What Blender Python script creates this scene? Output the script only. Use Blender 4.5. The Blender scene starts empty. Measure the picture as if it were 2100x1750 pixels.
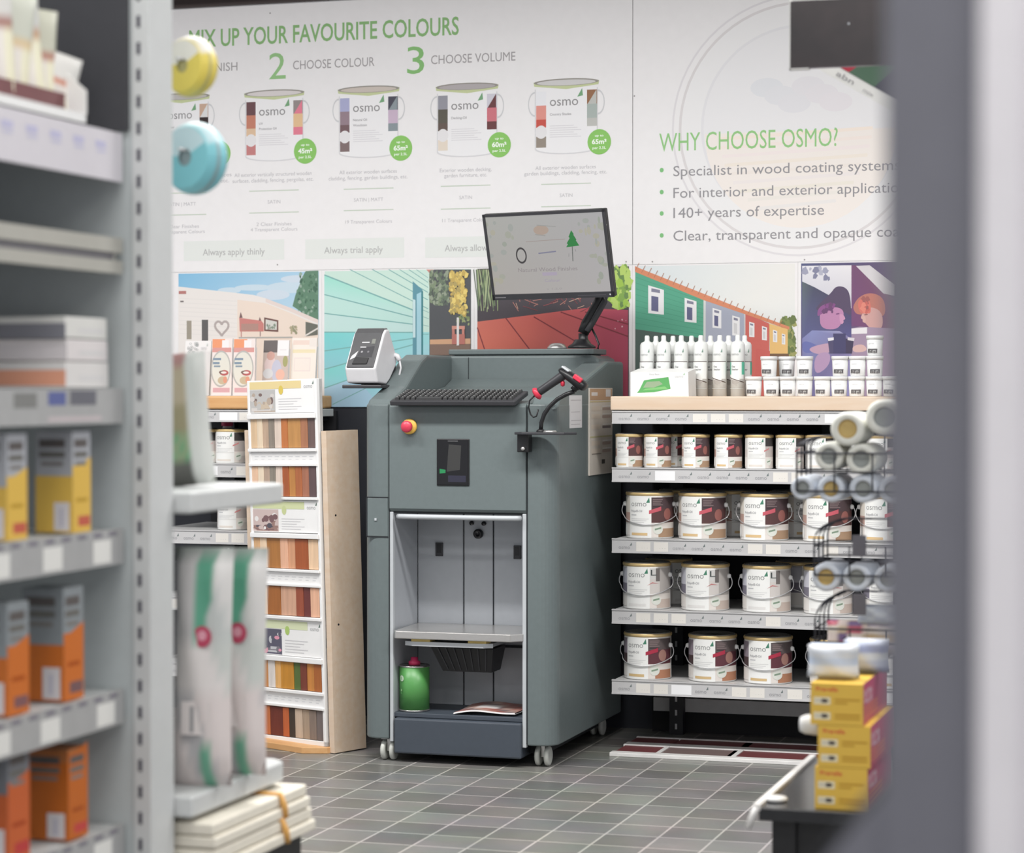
# Paint corner of a shop: tinting machine, paint shelves, sample stand, foreground racks
import bpy, bmesh, math, random
from mathutils import Vector, Matrix
random.seed(7)
sc = bpy.context.scene
COL = sc.collection
PI = math.pi
# ------------------------------------------------------------ camera model
FPX = 4700.0
YAW = math.radians(17.3)
PIT = math.atan(75.0 / FPX)
CAMH = 1.25
SA, CA = math.sin(YAW), math.cos(YAW)
RV = Vector((CA, SA, 0))
FV = Vector((-SA, CA, 0))
ZV = Vector((0, 0, 1))
FW = FV * math.cos(PIT) - ZV * math.sin(PIT)
UP = ZV * math.cos(PIT) + FV * math.sin(PIT)
EYE = Vector((0, 0, CAMH))


def ray(px, py):
    return RV * ((px - 1050.0) / FPX) + UP * ((875.0 - py) / FPX) + FW


def on_y(px, py, Y):
    d = ray(px, py)
    return EYE + d * (Y / d.y)


def on_x(px, py, X):
    d = ray(px, py)
    return EYE + d * (X / d.x)


def on_z(px, py, Z):
    d = ray(px, py)
    return EYE + d * ((Z - CAMH) / d.z)


def at_d(px, py, dist):
    return EYE + ray(px, py) * dist


def lin(c):
    c = c / 255.0
    return c / 12.92 if c <= 0.04045 else ((c + 0.055) / 1.055) ** 2.4


VEIL = [0.0]  # share of pale haze mixed into the print colours themselves


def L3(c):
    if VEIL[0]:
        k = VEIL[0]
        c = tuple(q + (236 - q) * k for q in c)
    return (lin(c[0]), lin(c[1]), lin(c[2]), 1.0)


# ------------------------------------------------------------ materials
MATS = {}


def pm(name, rgb, rough=0.5, metal=0.0, var=0.04, scale=30.0, emit=0.0, spec=0.5, stretch=None, rgb2=None):
    if name in MATS:
        return MATS[name]
    m = bpy.data.materials.new(name)
    m.use_nodes = True
    nt = m.node_tree
    b = nt.nodes['Principled BSDF']
    b.inputs['Roughness'].default_value = rough
    b.inputs['Metallic'].default_value = metal
    b.inputs['Specular IOR Level'].default_value = spec
    tc = nt.nodes.new('ShaderNodeTexCoord')
    mp = nt.nodes.new('ShaderNodeMapping')
    nz = nt.nodes.new('ShaderNodeTexNoise')
    rp = nt.nodes.new('ShaderNodeValToRGB')
    nt.links.new(tc.outputs['Object'], mp.inputs['Vector'])
    nt.links.new(mp.outputs['Vector'], nz.inputs['Vector'])
    nt.links.new(nz.outputs['Fac'], rp.inputs['Fac'])
    nt.links.new(rp.outputs['Color'], b.inputs['Base Color'])
    if stretch:
        mp.inputs['Scale'].default_value = stretch
    nz.inputs['Scale'].default_value = scale
    nz.inputs['Detail'].default_value = 3
    c = L3(rgb)
    c2 = L3(rgb2) if rgb2 else c
    rp.color_ramp.elements[0].position = 0.3
    rp.color_ramp.elements[1].position = 0.7
    rp.color_ramp.elements[0].color = tuple(max(0, x * (1 - var)) for x in c[:3]) + (1,)
    rp.color_ramp.elements[1].color = tuple(min(1, x * (1 + var)) for x in c2[:3]) + (1,)
    if emit > 0:
        nt.links.new(rp.outputs['Color'], b.inputs['Emission Color'])
        b.inputs['Emission Strength'].default_value = emit
    MATS[name] = m
    return m


def printmat(name, rough=0.5, emit=0.0, spec=0.4):
    m = bpy.data.materials.new(name)
    m.use_nodes = True
    nt = m.node_tree
    b = nt.nodes['Principled BSDF']
    b.inputs['Roughness'].default_value = rough
    b.inputs['Specular IOR Level'].default_value = spec
    a = nt.nodes.new('ShaderNodeVertexColor')
    a.layer_name = 'Col'
    nt.links.new(a.outputs['Color'], b.inputs['Base Color'])
    if emit > 0:
        nt.links.new(a.outputs['Color'], b.inputs['Emission Color'])
        b.inputs['Emission Strength'].default_value = emit
        b.inputs['Base Color'].default_value = (0.02, 0.02, 0.02, 1)
        for l in list(nt.links):
            if l.to_socket == b.inputs['Base Color']:
                nt.links.remove(l)
    MATS[name] = m
    return m


PRINT = printmat('printed_ink', 0.45)
PRINTM = printmat('printed_poster', 0.65, spec=0.2)
SCREEN = printmat('screen_picture', 0.25, emit=0.55)

# ------------------------------------------------------------ text outlines
_tc = {}


def glyphs(s, bold=0.0):
    key = (s, bold)
    if key in _tc:
        return _tc[key]
    cu = bpy.data.curves.new('t', 'FONT')
    cu.body = s
    cu.size = 1.0
    cu.resolution_u = 3
    cu.offset = bold
    ob = bpy.data.objects.new('t', cu)
    COL.objects.link(ob)
    dg = bpy.context.evaluated_depsgraph_get()
    dg.update()
    me = bpy.data.meshes.new_from_object(ob.evaluated_get(dg))
    vs = [(v.co.x, v.co.y) for v in me.vertices]
    fs = [tuple(p.vertices) for p in me.polygons]
    bpy.data.objects.remove(ob)
    bpy.data.curves.remove(cu)
    bpy.data.meshes.remove(me)
    x0 = min(v[0] for v in vs) if vs else 0
    x1 = max(v[0] for v in vs) if vs else 1
    vs = [(v[0] - x0, v[1]) for v in vs]
    _tc[key] = (vs, fs, x1 - x0)
    return _tc[key]


CAPH = max(v[1] for v in glyphs('H')[0])

# ------------------------------------------------------------ mesh builder
ROOTM = {}


class MB:
    def __init__(s, mat=None):
        s.v, s.f, s.mi, s.sm, s.cc, s.mats = [], [], [], [], [], []
        s.M = Matrix.Identity(4)
        s.cur = 0
        if mat:
            s.use(mat)

    def use(s, m):
        if m not in s.mats:
            s.mats.append(m)
        s.cur = s.mats.index(m)
        return s

    def add(s, vs, fs, col=None, smooth=False):
        o = len(s.v)
        s.v += [s.M @ Vector(p) for p in vs]
        for f in fs:
            s.f.append(tuple(i + o for i in f))
            s.mi.append(s.cur)
            s.sm.append(smooth)
            if col is None:
                s.cc.append([(1, 1, 1, 1)] * len(f))
            elif isinstance(col, list):
                s.cc.append([L3(col[i]) for i in f])
            else:
                s.cc.append([L3(col)] * len(f))
        return s

    def box(s, x0, x1, y0, y1, z0, z1, col=None):
        vs = [(x, y, z) for z in (z0, z1) for y in (y0, y1) for x in (x0, x1)]
        return s.add(vs, [(0, 2, 3, 1), (4, 5, 7, 6), (0, 1, 5, 4), (2, 6, 7, 3), (0, 4, 6, 2), (1, 3, 7, 5)], col)

    def hexa(s, p8, col=None):
        return s.add(p8, [(0, 2, 3, 1), (4, 5, 7, 6), (0, 1, 5, 4), (2, 6, 7, 3), (0, 4, 6, 2), (1, 3, 7, 5)], col)

    def prism(s, poly, ax, lo, hi, smooth=False, col=None):
        n = len(poly)

        def mk(a, b, c):
            return {'x': (c, a, b), 'y': (a, c, b), 'z': (a, b, c)}[ax]
        vs = [mk(a, b, lo) for a, b in poly] + [mk(a, b, hi) for a, b in poly]
        s.add(vs, [tuple(range(n)), tuple(range(2 * n - 1, n - 1, -1))], col)
        o = len(s.v) - 2 * n
        for i in range(n):
            j = (i + 1) % n
            s.f.append((o + i, o + n + i, o + n + j, o + j))
            s.mi.append(s.cur)
            s.sm.append(smooth)
            s.cc.append([L3(col) if col else (1, 1, 1, 1)] * 4)
        return s

    def lathe(s, prof, n=24, o=(0, 0, 0), smooth=True, axis='z', a0=0, a1=2 * PI, col=None, caps=True):
        vs, fs = [], []
        full = abs(a1 - a0 - 2 * PI) < 1e-6
        k = n if full else n + 1
        for r, z in prof:
            for i in range(k):
                t = a0 + (a1 - a0) * i / n
                p = (r * math.cos(t), r * math.sin(t), z)
                if axis == 'y':
                    p = (p[0], p[2], p[1])
                elif axis == 'x':
                    p = (p[2], p[0], p[1])
                vs.append((p[0] + o[0], p[1] + o[1], p[2] + o[2]))
        for j in range(len(prof) - 1):
            for i in range(n):
                i2 = (i + 1) % k
                fs.append((j * k + i, j * k + i2, (j + 1) * k + i2, (j + 1) * k + i))
        s.add(vs, fs, col, smooth)
        if full and caps:
            b = len(s.v) - len(vs)
            for j, rev in ((0, 1), (len(prof) - 1, 0)):
                if prof[j][0] > 1e-6:
                    f = tuple(b + j * k + i for i in range(k))
                    s.f.append(f[::-1] if rev else f)
                    s.mi.append(s.cur)
                    s.sm.append(False)
                    s.cc.append([L3(col) if col else (1, 1, 1, 1)] * k)
        return s

    def tube(s, pts, r, n=8, closed=False, col=None):
        pts = [Vector(p) for p in pts]
        m = len(pts)
        vs, fs = [], []
        ref = Vector((0.13, 0.27, 0.95))
        for i, p in enumerate(pts):
            a = pts[(i - 1) % m] if (i > 0 or closed) else p
            b = pts[(i + 1) % m] if (i < m - 1 or closed) else p
            t = (b - a)
            t = t.normalized() if t.length > 1e-9 else Vector((0, 0, 1))
            u = t.cross(ref)
            if u.length < 1e-3:
                u = t.cross(Vector((1, 0, 0)))
            u.normalize()
            w = t.cross(u)
            for k in range(n):
                q = 2 * PI * k / n
                vs.append(p + (u * math.cos(q) + w * math.sin(q)) * r)
        for i in range(m if closed else m - 1):
            j = (i + 1) % m
            for k in range(n):
                k2 = (k + 1) % n
                fs.append((i * n + k, i * n + k2, j * n + k2, j * n + k))
        if not closed:
            fs.append(tuple(range(n))[::-1])
            fs.append(tuple((m - 1) * n + k for k in range(n)))
        return s.add(vs, fs, col, True)

    def grid(s, nu, nv, fn, smooth=True, col=None):
        vs = [fn(i / nu, j / nv) for j in range(nv + 1) for i in range(nu + 1)]
        fs = []
        w = nu + 1
        for j in range(nv):
            for i in range(nu):
                fs.append((j * w + i, j * w + i + 1, (j + 1) * w + i + 1, (j + 1) * w + i))
        cl = [col(i / nu, j / nv) for j in range(nv + 1) for i in range(nu + 1)] if callable(col) else col
        return s.add(vs, fs, cl, smooth)

    def poly(s, pts, col):
        return s.add(pts, [tuple(range(len(pts)))], col)

    def build(s, name, parent=None, world=False, bevel=0.0, seg=2):
        me = bpy.data.meshes.new(name)
        vs = s.v
        if parent is not None and world:
            inv = ROOTM[parent.name].inverted()
            vs = [inv @ v for v in vs]
        me.from_pydata([tuple(v) for v in vs], [], s.f)
        for m in s.mats:
            me.materials.append(m)
        me.polygons.foreach_set('material_index', s.mi)
        me.polygons.foreach_set('use_smooth', s.sm)
        ca = me.color_attributes.new('Col', 'FLOAT_COLOR', 'CORNER')
        flat = []
        for c in s.cc:
            for q in c:
                flat += q
        ca.data.foreach_set('color', flat)
        me.update()
        if bevel > 0:
            bm = bmesh.new()
            bm.from_mesh(me)
            bmesh.ops.recalc_face_normals(bm, faces=bm.faces)
            bm.to_mesh(me)
            bm.free()
        ob = bpy.data.objects.new(name, me)
        COL.objects.link(ob)
        if parent is not None:
            ob.parent = parent
        if bevel > 0:
            md = ob.modifiers.new('bevel', 'BEVEL')
            md.width = bevel
            md.segments = seg
            md.limit_method = 'ANGLE'
            md.angle_limit = math.radians(40)
        return ob


def rbox(name, parent, mat, x0, x1, y0, y1, z0, z1, bevel=0.004, seg=2, world=False):
    return MB(mat).box(x0, x1, y0, y1, z0, z1).build(name, parent, world=world, bevel=bevel, seg=seg)


def tag(o, label, cat, group=None):
    o['label'] = label
    o['category'] = cat
    if group:
        o['group'] = group
    return o


def thing(name, label, cat, loc=(0, 0, 0), rotz=0.0, group=None):
    o = bpy.data.objects.new(name, None)
    o.empty_display_size = 0.05
    COL.objects.link(o)
    o.location = loc
    o.rotation_euler = (0, 0, rotz)
    ROOTM[o.name] = Matrix.Translation(Vector(loc)) @ Matrix.Rotation(rotz, 4, 'Z')
    tag(o, label, cat, group)
    return o


def struct(name, mb, bevel=0):
    o = mb.build(name, bevel=bevel)
    o['kind'] = 'structure'
    return o


def dup(root, loc, rotz=0.0, label=None, group=None):
    r = root.copy()
    COL.objects.link(r)
    r.location = loc
    r.rotation_euler = (0, 0, rotz)
    if label:
        r['label'] = label
    if group:
        r['group'] = group
    for ch in list(root.children):
        c = ch.copy()
        COL.objects.link(c)
        c.parent = r
        for g in list(ch.children):
            d = g.copy()
            COL.objects.link(d)
            d.parent = c
    return r


ORD = ['first', 'second', 'third', 'fourth', 'fifth', 'sixth', 'seventh', 'eighth', 'ninth', 'tenth', 'eleventh', 'twelfth']


# flat printing on a plane: fn(u, v, layer) -> 3-D
class Art:
    def __init__(s, mb, fn, mat=PRINT):
        s.mb, s.fn0, s.layer, s.mat = mb, fn, 1, mat
        s.n = 0

    def fn(s, u, v, layer):
        # every new shape lies a hair above the one printed before it
        return s.fn0(u, v, 0.5 + 0.02 * s.n)

    def up(s, n=1):
        return s

    def poly(s, pts, col):
        s.mb.use(s.mat)
        s.n += 1
        s.mb.poly([s.fn(u, v, s.layer) for u, v in pts], col)
        return s

    def rect(s, u0, u1, v0, v1, col, nu=1):
        s.mb.use(s.mat)
        s.n += 1
        for i in range(nu):
            a = u0 + (u1 - u0) * i / nu
            b = u0 + (u1 - u0) * (i + 1) / nu
            s.mb.poly([s.fn(a, v0, s.layer), s.fn(b, v0, s.layer), s.fn(b, v1, s.layer), s.fn(a, v1, s.layer)], col)
        return s

    def disc(s, u, v, ru, rv, col, n=20):
        return s.poly([(u + ru * math.cos(2 * PI * i / n), v + rv * math.sin(2 * PI * i / n)) for i in range(n)], col)

    def ring(s, u, v, ru, rv, w, col, n=40, a0=0.0, a1=2 * PI):
        for i in range(n):
            t0 = a0 + (a1 - a0) * i / n
            t1 = a0 + (a1 - a0) * (i + 1) / n
            k = 1 - w
            s.poly([(u + ru * math.cos(t0), v + rv * math.sin(t0)), (u + ru * math.cos(t1), v + rv * math.sin(t1)),
                    (u + k * ru * math.cos(t1), v + k * rv * math.sin(t1)), (u + k * ru * math.cos(t0), v + k * rv * math.sin(t0))], col)
        return s

    def line(s, p, q, w, col):
        dx, dy = q[0] - p[0], q[1] - p[1]
        l = math.hypot(dx, dy)
        nx, ny = -dy / l * w / 2, dx / l * w / 2
        return s.poly([(p[0] + nx, p[1] + ny), (q[0] + nx, q[1] + ny), (q[0] - nx, q[1] - ny), (p[0] - nx, p[1] - ny)], col)

    def text(s, t, u, v, cap, col, width=None, align='l', bold=0.0):
        vs, fs, w = glyphs(t, bold)
        k = cap / CAPH
        kx = (width / w) if width else k
        tw = w * kx
        off = {'l': 0, 'c': -tw / 2, 'r': -tw}[align]
        s.mb.use(s.mat)
        s.n += 1
        s.mb.add([s.fn(u + off + x * kx, v + y * k, s.layer) for x, y in vs], fs, col)
        s.n -= 1
        return s

    def logo(s, u, v, w, col=(120, 120, 122), leaf=(60, 130, 90)):
        # grey lower-case word with the small green fir at its upper right
        vs, fs, gw = glyphs('osmo')
        k = w / gw
        s.mb.use(s.mat)
        s.n += 1
        s.mb.add([s.fn(u + x * k, v + y * k, s.layer) for x, y in vs], fs, col)
        a, h = u + w, v + 0.30 * w
        s.poly([(a - 0.03 * w, h - 0.02 * w), (a + 0.14 * w, h + 0.27 * w), (a + 0.17 * w, h + 0.02 * w)], leaf)
        return s


def clip_u(pts, lo, hi):
    # keep the part of a convex outline between two u values
    for lim, sgn in ((lo, 1), (hi, -1)):
        out = []
        for i in range(len(pts)):
            p, q = pts[i], pts[(i + 1) % len(pts)]
            a, b = sgn * (p[0] - lim), sgn * (q[0] - lim)
            if a >= 0:
                out.append(p)
            if (a >= 0) != (b >= 0):
                t = a / (a - b)
                out.append((p[0] + (q[0] - p[0]) * t, p[1] + (q[1] - p[1]) * t))
        pts = out
        if len(pts) < 3:
            return []
    return pts


class CylArt(Art):
    # printing on a can wall: u is an angle, shapes are cut into narrow upright strips
    STEP = 0.06

    def poly(s, pts, col):
        s.mb.use(s.mat)
        s.n += 1
        us = [p[0] for p in pts]
        k = math.floor(min(us) / s.STEP)
        while k * s.STEP < max(us):
            c = clip_u(pts, k * s.STEP, (k + 1) * s.STEP)
            if len(c) >= 3:
                s.mb.poly([s.fn(u, v, 0) for u, v in c], col)
            k += 1
        return s

    def rect(s, u0, u1, v0, v1, col, nu=1):
        return s.poly([(u0, v0), (u1, v0), (u1, v1), (u0, v1)], col)

    def text(s, *a, **k):
        s.n += 4
        Art.text(s, *a, **k)
        s.n -= 4
        return s


def smooth(pts, it=2):
    for _ in range(it):
        o = []
        for i in range(len(pts)):
            p, q = pts[i], pts[(i + 1) % len(pts)]
            o += [tuple(.75 * a + .25 * b for a, b in zip(p, q)), tuple(.25 * a + .75 * b for a, b in zip(p, q))]
        pts = o
    return pts
# ------------------------------------------------------------ camera + light
cam = bpy.data.cameras.new('camera')
cam.sensor_width = 36.0
cam.lens = FPX / 2100.0 * 36.0
cam.clip_start = 0.05
co = bpy.data.objects.new('camera', cam)
COL.objects.link(co)
co.location = EYE
co.rotation_euler = (PI / 2 - PIT, 0, YAW)
sc.camera = co
cam.dof.use_dof = True
cam.dof.focus_distance = 7.7
cam.dof.aperture_fstop = 3.1
sc.view_settings.view_transform = 'Standard'
sc.view_settings.look = 'None'
sc.view_settings.exposure = 0.13
sc.view_settings.gamma = 1.0
sc.view_settings.use_curve_mapping = False

wd = bpy.data.worlds.new('store_ambient')  # even ambient fill added all round, not a daylight source
sc.world = wd
wd.use_nodes = True
wd.node_tree.nodes['Background'].inputs['Color'].default_value = (0.93, 0.95, 1.0, 1)
wd.node_tree.nodes['Background'].inputs['Strength'].default_value = 0.62


def area(name, loc, sx, sy, power, rot=(0, 0, 0), col=(1, 0.985, 0.96)):
    l = bpy.data.lights.new(name, 'AREA')
    l.shape = 'RECTANGLE'
    l.size, l.size_y = sx, sy
    l.energy = power
    l.color = col
    o = bpy.data.objects.new(name, l)
    COL.objects.link(o)
    o.location = loc
    o.rotation_euler = rot
    return o


for k, (x, y, p) in enumerate([(-4.2, 5.6, 62), (-2.2, 5.6, 70), (-0.2, 5.6, 62), (-3.4, 3.0, 16), (-1.2, 3.0, 22), (0.8, 3.2, 22), (-1.6, 1.0, 22), (0.6, 1.0, 26), (-1.0, -1.6, 40)]):
    area('ceiling_light', (x, y, 3.15), 1.5, 0.35, p)

# ------------------------------------------------------------ setting
WY = 8.20
m_dark = pm('dark_wall_paint', (40, 42, 50), 0.7)
mb = MB(m_dark)
mb.box(-5.5, 1.6, WY, WY + 0.12, 0, 3.3)
struct('wall_back', mb)
mb = MB(pm('ceiling_tile', (205, 205, 203), 0.9, var=0.02))
mb.box(-5.5, 2.6, -3.0, WY + 0.12, 3.3, 3.4)
struct('ceiling', mb)

fm = bpy.data.materials.new('slate_floor_tiles')
fm.use_nodes = True
nt = fm.node_tree
b = nt.nodes['Principled BSDF']
tc = nt.nodes.new('ShaderNodeTexCoord')
mp = nt.nodes.new('ShaderNodeMapping')
TILE = 0.1545
mp.inputs['Location'].default_value = (0.1165, 0.0339, 0)
br = nt.nodes.new('ShaderNodeTexBrick')
br.offset = 0.0
br.squash = 1.0
br.inputs['Scale'].default_value = 1.0
br.inputs['Brick Width'].default_value = TILE
br.inputs['Row Height'].default_value = 0.1563
br.inputs['Mortar Size'].default_value = 0.0034
br.inputs['Mortar Smooth'].default_value = 0.15
br.inputs['Bias'].default_value = 0.0
br.inputs['Color1'].default_value = L3((104, 101, 97))
br.inputs['Color2'].default_value = L3((126, 125, 119))
br.inputs['Mortar'].default_value = L3((176, 167, 158))
nz = nt.nodes.new('ShaderNodeTexNoise')
nz.inputs['Scale'].default_value = 4.5
nz.inputs['Detail'].default_value = 5
mx = nt.nodes.new('ShaderNodeMixRGB')
mx.blend_type = 'OVERLAY'
mx.inputs['Fac'].default_value = 0.35
nt.links.new(tc.outputs['Object'], mp.inputs['Vector'])
nt.links.new(mp.outputs['Vector'], br.inputs['Vector'])
nt.links.new(mp.outputs['Vector'], nz.inputs['Vector'])
nt.links.new(br.outputs['Color'], mx.inputs['Color1'])
nt.links.new(nz.outputs['Color'], mx.inputs['Color2'])
hs = nt.nodes.new('ShaderNodeHueSaturation')
hs.inputs['Saturation'].default_value = 0.45
nt.links.new(mx.outputs['Color'], hs.inputs['Color'])
nt.links.new(hs.outputs['Color'], b.inputs['Base Color'])
rr = nt.nodes.new('ShaderNodeMapRange')
rr.inputs['To Min'].default_value = 0.22
rr.inputs['To Max'].default_value = 0.46
nt.links.new(nz.outputs['Fac'], rr.inputs['Value'])
nt.links.new(rr.outputs['Result'], b.inputs['Roughness'])
mb = MB(fm)
mb.box(-5.5, 2.6, -3.0, WY + 0.12, -0.05, 0)
struct('floor', mb)


def wp(px, py):
    p = on_y(px, py, WY - 0.006)
    return (p.x, p.z)


# canopy edge and dark moulding above the posters
ZTOP = wp(365, 18)[1]
mb = MB(pm('canopy_brown', (58, 46, 44), 0.6))
mb.box(-5.5, 1.6, WY - 0.03, WY, ZTOP, ZTOP + 0.055)
struct('trim_1', mb)
mb = MB(pm('canopy_board', (90, 80, 76), 0.7))
mb.box(-5.5, 1.6, WY - 0.42, WY, ZTOP + 0.07, ZTOP + 0.13)
struct('trim_2', mb)

ZMID = wp(900, 549.5)[1]
ZLOW = wp(700, 830)[1]
m_white = pm('poster_white', (236, 234, 235), 0.6, var=0.01, spec=0.2)


def wall_fn(u, v, l):
    return (u, WY - 0.006 - 0.0005 * l, v)


GREEN = (112, 178, 92)
GREY = (162, 158, 160)
LGREY = (188, 186, 190)


def wtext(a, s, x0, x1, py, cap, col, bold=0.0, align='l'):
    # x0..x1 in photo pixels along the baseline, py the baseline height half way
    pm_ = wp((x0 + x1) / 2, py)
    X0, X1 = wp(x0, py)[0], wp(x1, py)[0]
    c = pm_[1] - wp((x0 + x1) / 2, py + cap)[1]
    a.text(s, X0, pm_[1], c, col, width=X1 - X0, bold=bold)


def prect(a, x0, x1, y0, y1, col):
    # rectangle on the wall from photo pixels (heights read at its middle)
    xm = (x0 + x1) / 2
    a.rect(wp(x0, y0)[0], wp(x1, y0)[0], wp(xm, y1)[1], wp(xm, y0)[1], col)


def ppoly(a, pts, col):
    a.poly([wp(x, y) for x, y in pts], col)


def pcan(a, x0, x1, ytop, ybot, lpic, rpic, names, top):
    xm = (x0 + x1) / 2
    X0, X1 = wp(x0, ytop)[0], wp(x1, ytop)[0]
    zt, zb = wp(xm, ytop)[1], wp(xm, ybot)[1]
    w, h = X1 - X0, zt - zb
    xc = (X0 + X1) / 2
    el = 0.045 * h
    # handle rings
    for sx in (-1, 1):
        a.ring(xc + sx * w * 0.50, zb + 0.66 * h, w * 0.11, h * 0.17, 0.14, (205, 205, 208), n=20)
    a.up()
    body = [(X0, zt - 0.14 * h), (X1, zt - 0.14 * h), (X1, zb + el)]
    body += [(xc + w / 2 * math.cos(t), zb + el - el * 1.6 * math.sin(t)) for t in [i * PI / 12 for i in range(1, 12)]]
    body += [(X0, zb + el)]
    a.poly(body, (214, 213, 216))
    a.up()
    a.poly([(p[0] + (0.004 if p[0] < xc else -0.004), p[1] + 0.004) for p in body], (236, 235, 237))
    a.up()
    # rim
    a.poly([(X0 - 0.02 * w, zt - el), (X1 + 0.02 * w, zt - el), (X1 + 0.01 * w, zt - 0.10 * h), (xc, zt - 0.15 * h), (X0 - 0.01 * w, zt - 0.10 * h)], (196, 204, 160))
    a.up()
    a.disc(xc, zt - 0.055 * h, w * 0.52, el * 1.1, (150, 146, 140))
    a.up()
    a.disc(xc, zt - 0.06 * h, w * 0.47, el * 0.85, top)
    a.up()
    # photo strips and text
    vz = [zt - 0.17 * h, zt - 0.36 * h, zt - 0.55 * h, zt - 0.66 * h, zt - 0.78 * h, zt - 0.93 * h]
    for i in range(5):
        if i == 3:
            continue
        a.rect(X0 + 0.02 * w, X0 + 0.18 * w, vz[i + 1], vz[i], lpic[min(i, len(lpic) - 1)])
        if i < 3:
            a.rect(X1 - 0.17 * w, X1 - 0.01 * w, vz[i + 1], vz[i], rpic[min(i, len(rpic) - 1)])
    a.poly([(X1 - 0.16 * w, vz[1]), (X1 - 0.02 * w, vz[0]), (X1 - 0.02 * w, vz[1])], rpic[-1])
    a.up()
    a.disc(X0 + 0.10 * w, zt - 0.72 * h, 0.09 * w, 0.09 * h, (228, 226, 228))
    a.logo(X0 + 0.24 * w, zt - 0.37 * h, 0.45 * w, (140, 138, 140), (120, 165, 125))
    for i, t in enumerate(names):
        a.text(t, X0 + 0.24 * w, zt - (0.50 + 0.075 * i) * h, 0.032 * h, (150, 148, 152), bold=0.01)
    for i in range(6):
        a.rect(X0 + 0.24 * w, X0 + (0.62 + 0.06 * ((i * 7) % 3)) * w, zt - (0.645 + 0.03 * i) * h, zt - (0.637 + 0.03 * i) * h, (212, 210, 214))
    a.up()
    return


def badge(a, px, py, r, n):
    c = wp(px, py)
    R = c[1] - wp(px, py + r)[1]
    a.disc(c[0], c[1], R * 0.96, R, (140, 196, 106), n=36)
    a.up()
    W3 = (244, 248, 242)
    a.text('up to', c[0], c[1] + 0.42 * R, 0.17 * R, W3, width=0.7 * R, align='c', bold=0.015)
    a.text(n + 'm²', c[0], c[1] - 0.16 * R, 0.36 * R, W3, width=1.2 * R, align='c', bold=0.03)
    a.text('per 2.5L', c[0], c[1] - 0.56 * R, 0.19 * R, W3, width=1.1 * R, align='c', bold=0.015)


XL, XS, XR_ = wp(215, 300)[0], wp(1297.5, 300)[0], wp(2060, 300)[0]
# ---- left banner
root = thing('wall_banner', 'large white wall banner headed MIX UP YOUR FAVOURITE COLOURS with paint can pictures', 'banner', (XL, WY, ZMID))
mb = MB(m_white)
mb.box(XL, XS - 0.0012, WY - 0.006, WY, ZMID, ZTOP)
a = Art(mb, wall_fn, PRINTM)
wtext(a, 'MIX UP YOUR FAVOURITE COLOURS', 388, 941, 84, 35, (140, 184, 124), bold=0.014)
wtext(a, 'CHOOSE FINISH', 330, 487, 148, 17, GREY)
wtext(a, '1', 262, 285, 168, 52, (128, 188, 112), 0.02)
wtext(a, '2', 552, 586, 162, 53, (150, 194, 136), 0.0)
wtext(a, 'CHOOSE COLOUR', 601, 768, 139, 18, GREY)
wtext(a, '3', 835, 870, 151, 55, (136, 188, 120), 0.0)
wtext(a, 'CHOOSE VOLUME', 884, 1057, 128, 18, GREY)
PC = [(318, 428, 190, 335, [(190, 170, 150), (110, 90, 80), (150, 120, 100)], [(200, 170, 150), (60, 50, 50), (220, 220, 220)], ['Clear', 'Oil'], (190, 186, 184), '40', (450, 315), (395, 362, 374)),
      (503, 622, 183, 327, [(110, 80, 84), (196, 130, 110), (220, 190, 160), (196, 130, 130)], [(150, 140, 140), (226, 190, 150), (226, 130, 150)], ['UV', 'Protection Oil'], (214, 208, 208), '45', (626, 310), (560, 359, 371)),
      (695, 817, 175, 320, [(170, 172, 206), (150, 130, 140), (120, 96, 100), (130, 112, 112)], [(80, 80, 92), (200, 180, 200), (140, 150, 156)], ['Natural Oil', 'Woodstain'], (200, 190, 182), '65', (822, 304), (755, 354, 366)),
      (896, 1020, 169, 318, [(150, 150, 160), (96, 92, 84), (104, 90, 84), (226, 214, 200)], [(206, 204, 214), (204, 120, 130), (110, 70, 72)], ['Decking-Oil'], (176, 170, 172), '60', (1024, 297), (955, 350, 361)),
      (1097, 1226, 160, 312, [(232, 232, 236), (222, 150, 140), (200, 90, 80), (150, 140, 130)], [(150, 110, 84), (170, 180, 176), (190, 190, 186)], ['Country Shades'], (206, 204, 204), '65', (1229, 291), (1160, 345, 356))]
for c in PC:
    n0 = a.n
    pcan(a, c[0], c[1], c[2], c[3], c[4], c[5], c[6], c[7])
    badge(a, c[9][0], c[9][1], 26, c[8])
    a.n = n0
DS = [('All interior wooden surfaces', 'floors, furniture, doors, etc.', 160, 150), ('All exterior vertically structured wooden', 'surfaces, cladding, fencing, pergolas, etc.', 158, 166), ('All exterior wooden surfaces', 'cladding, fencing, garden buildings, etc.', 118, 162), ('Exterior wooden decking,', 'garden furniture, etc.', 106, 88), ('All exterior wooden surfaces', 'garden buildings, cladding, fencing, etc.', 124, 170)]
LN = [(372, 396, 441), (562, 391, 436), (756, 387, 431), (955, 381, 428), (1161, 377, 423)]
FI = ['SATIN | MATT', 'SATIN', 'SATIN | MATT', 'SATIN', 'SATIN']
CO = [('4 Clear Finishes', '4 Transparent Colours'), ('2 Clear Finishes', '4 Transparent Colours'), ('19 Transparent Colours',), ('11 Transparent Colours',), ('16 Opaque Colours',)]
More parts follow.
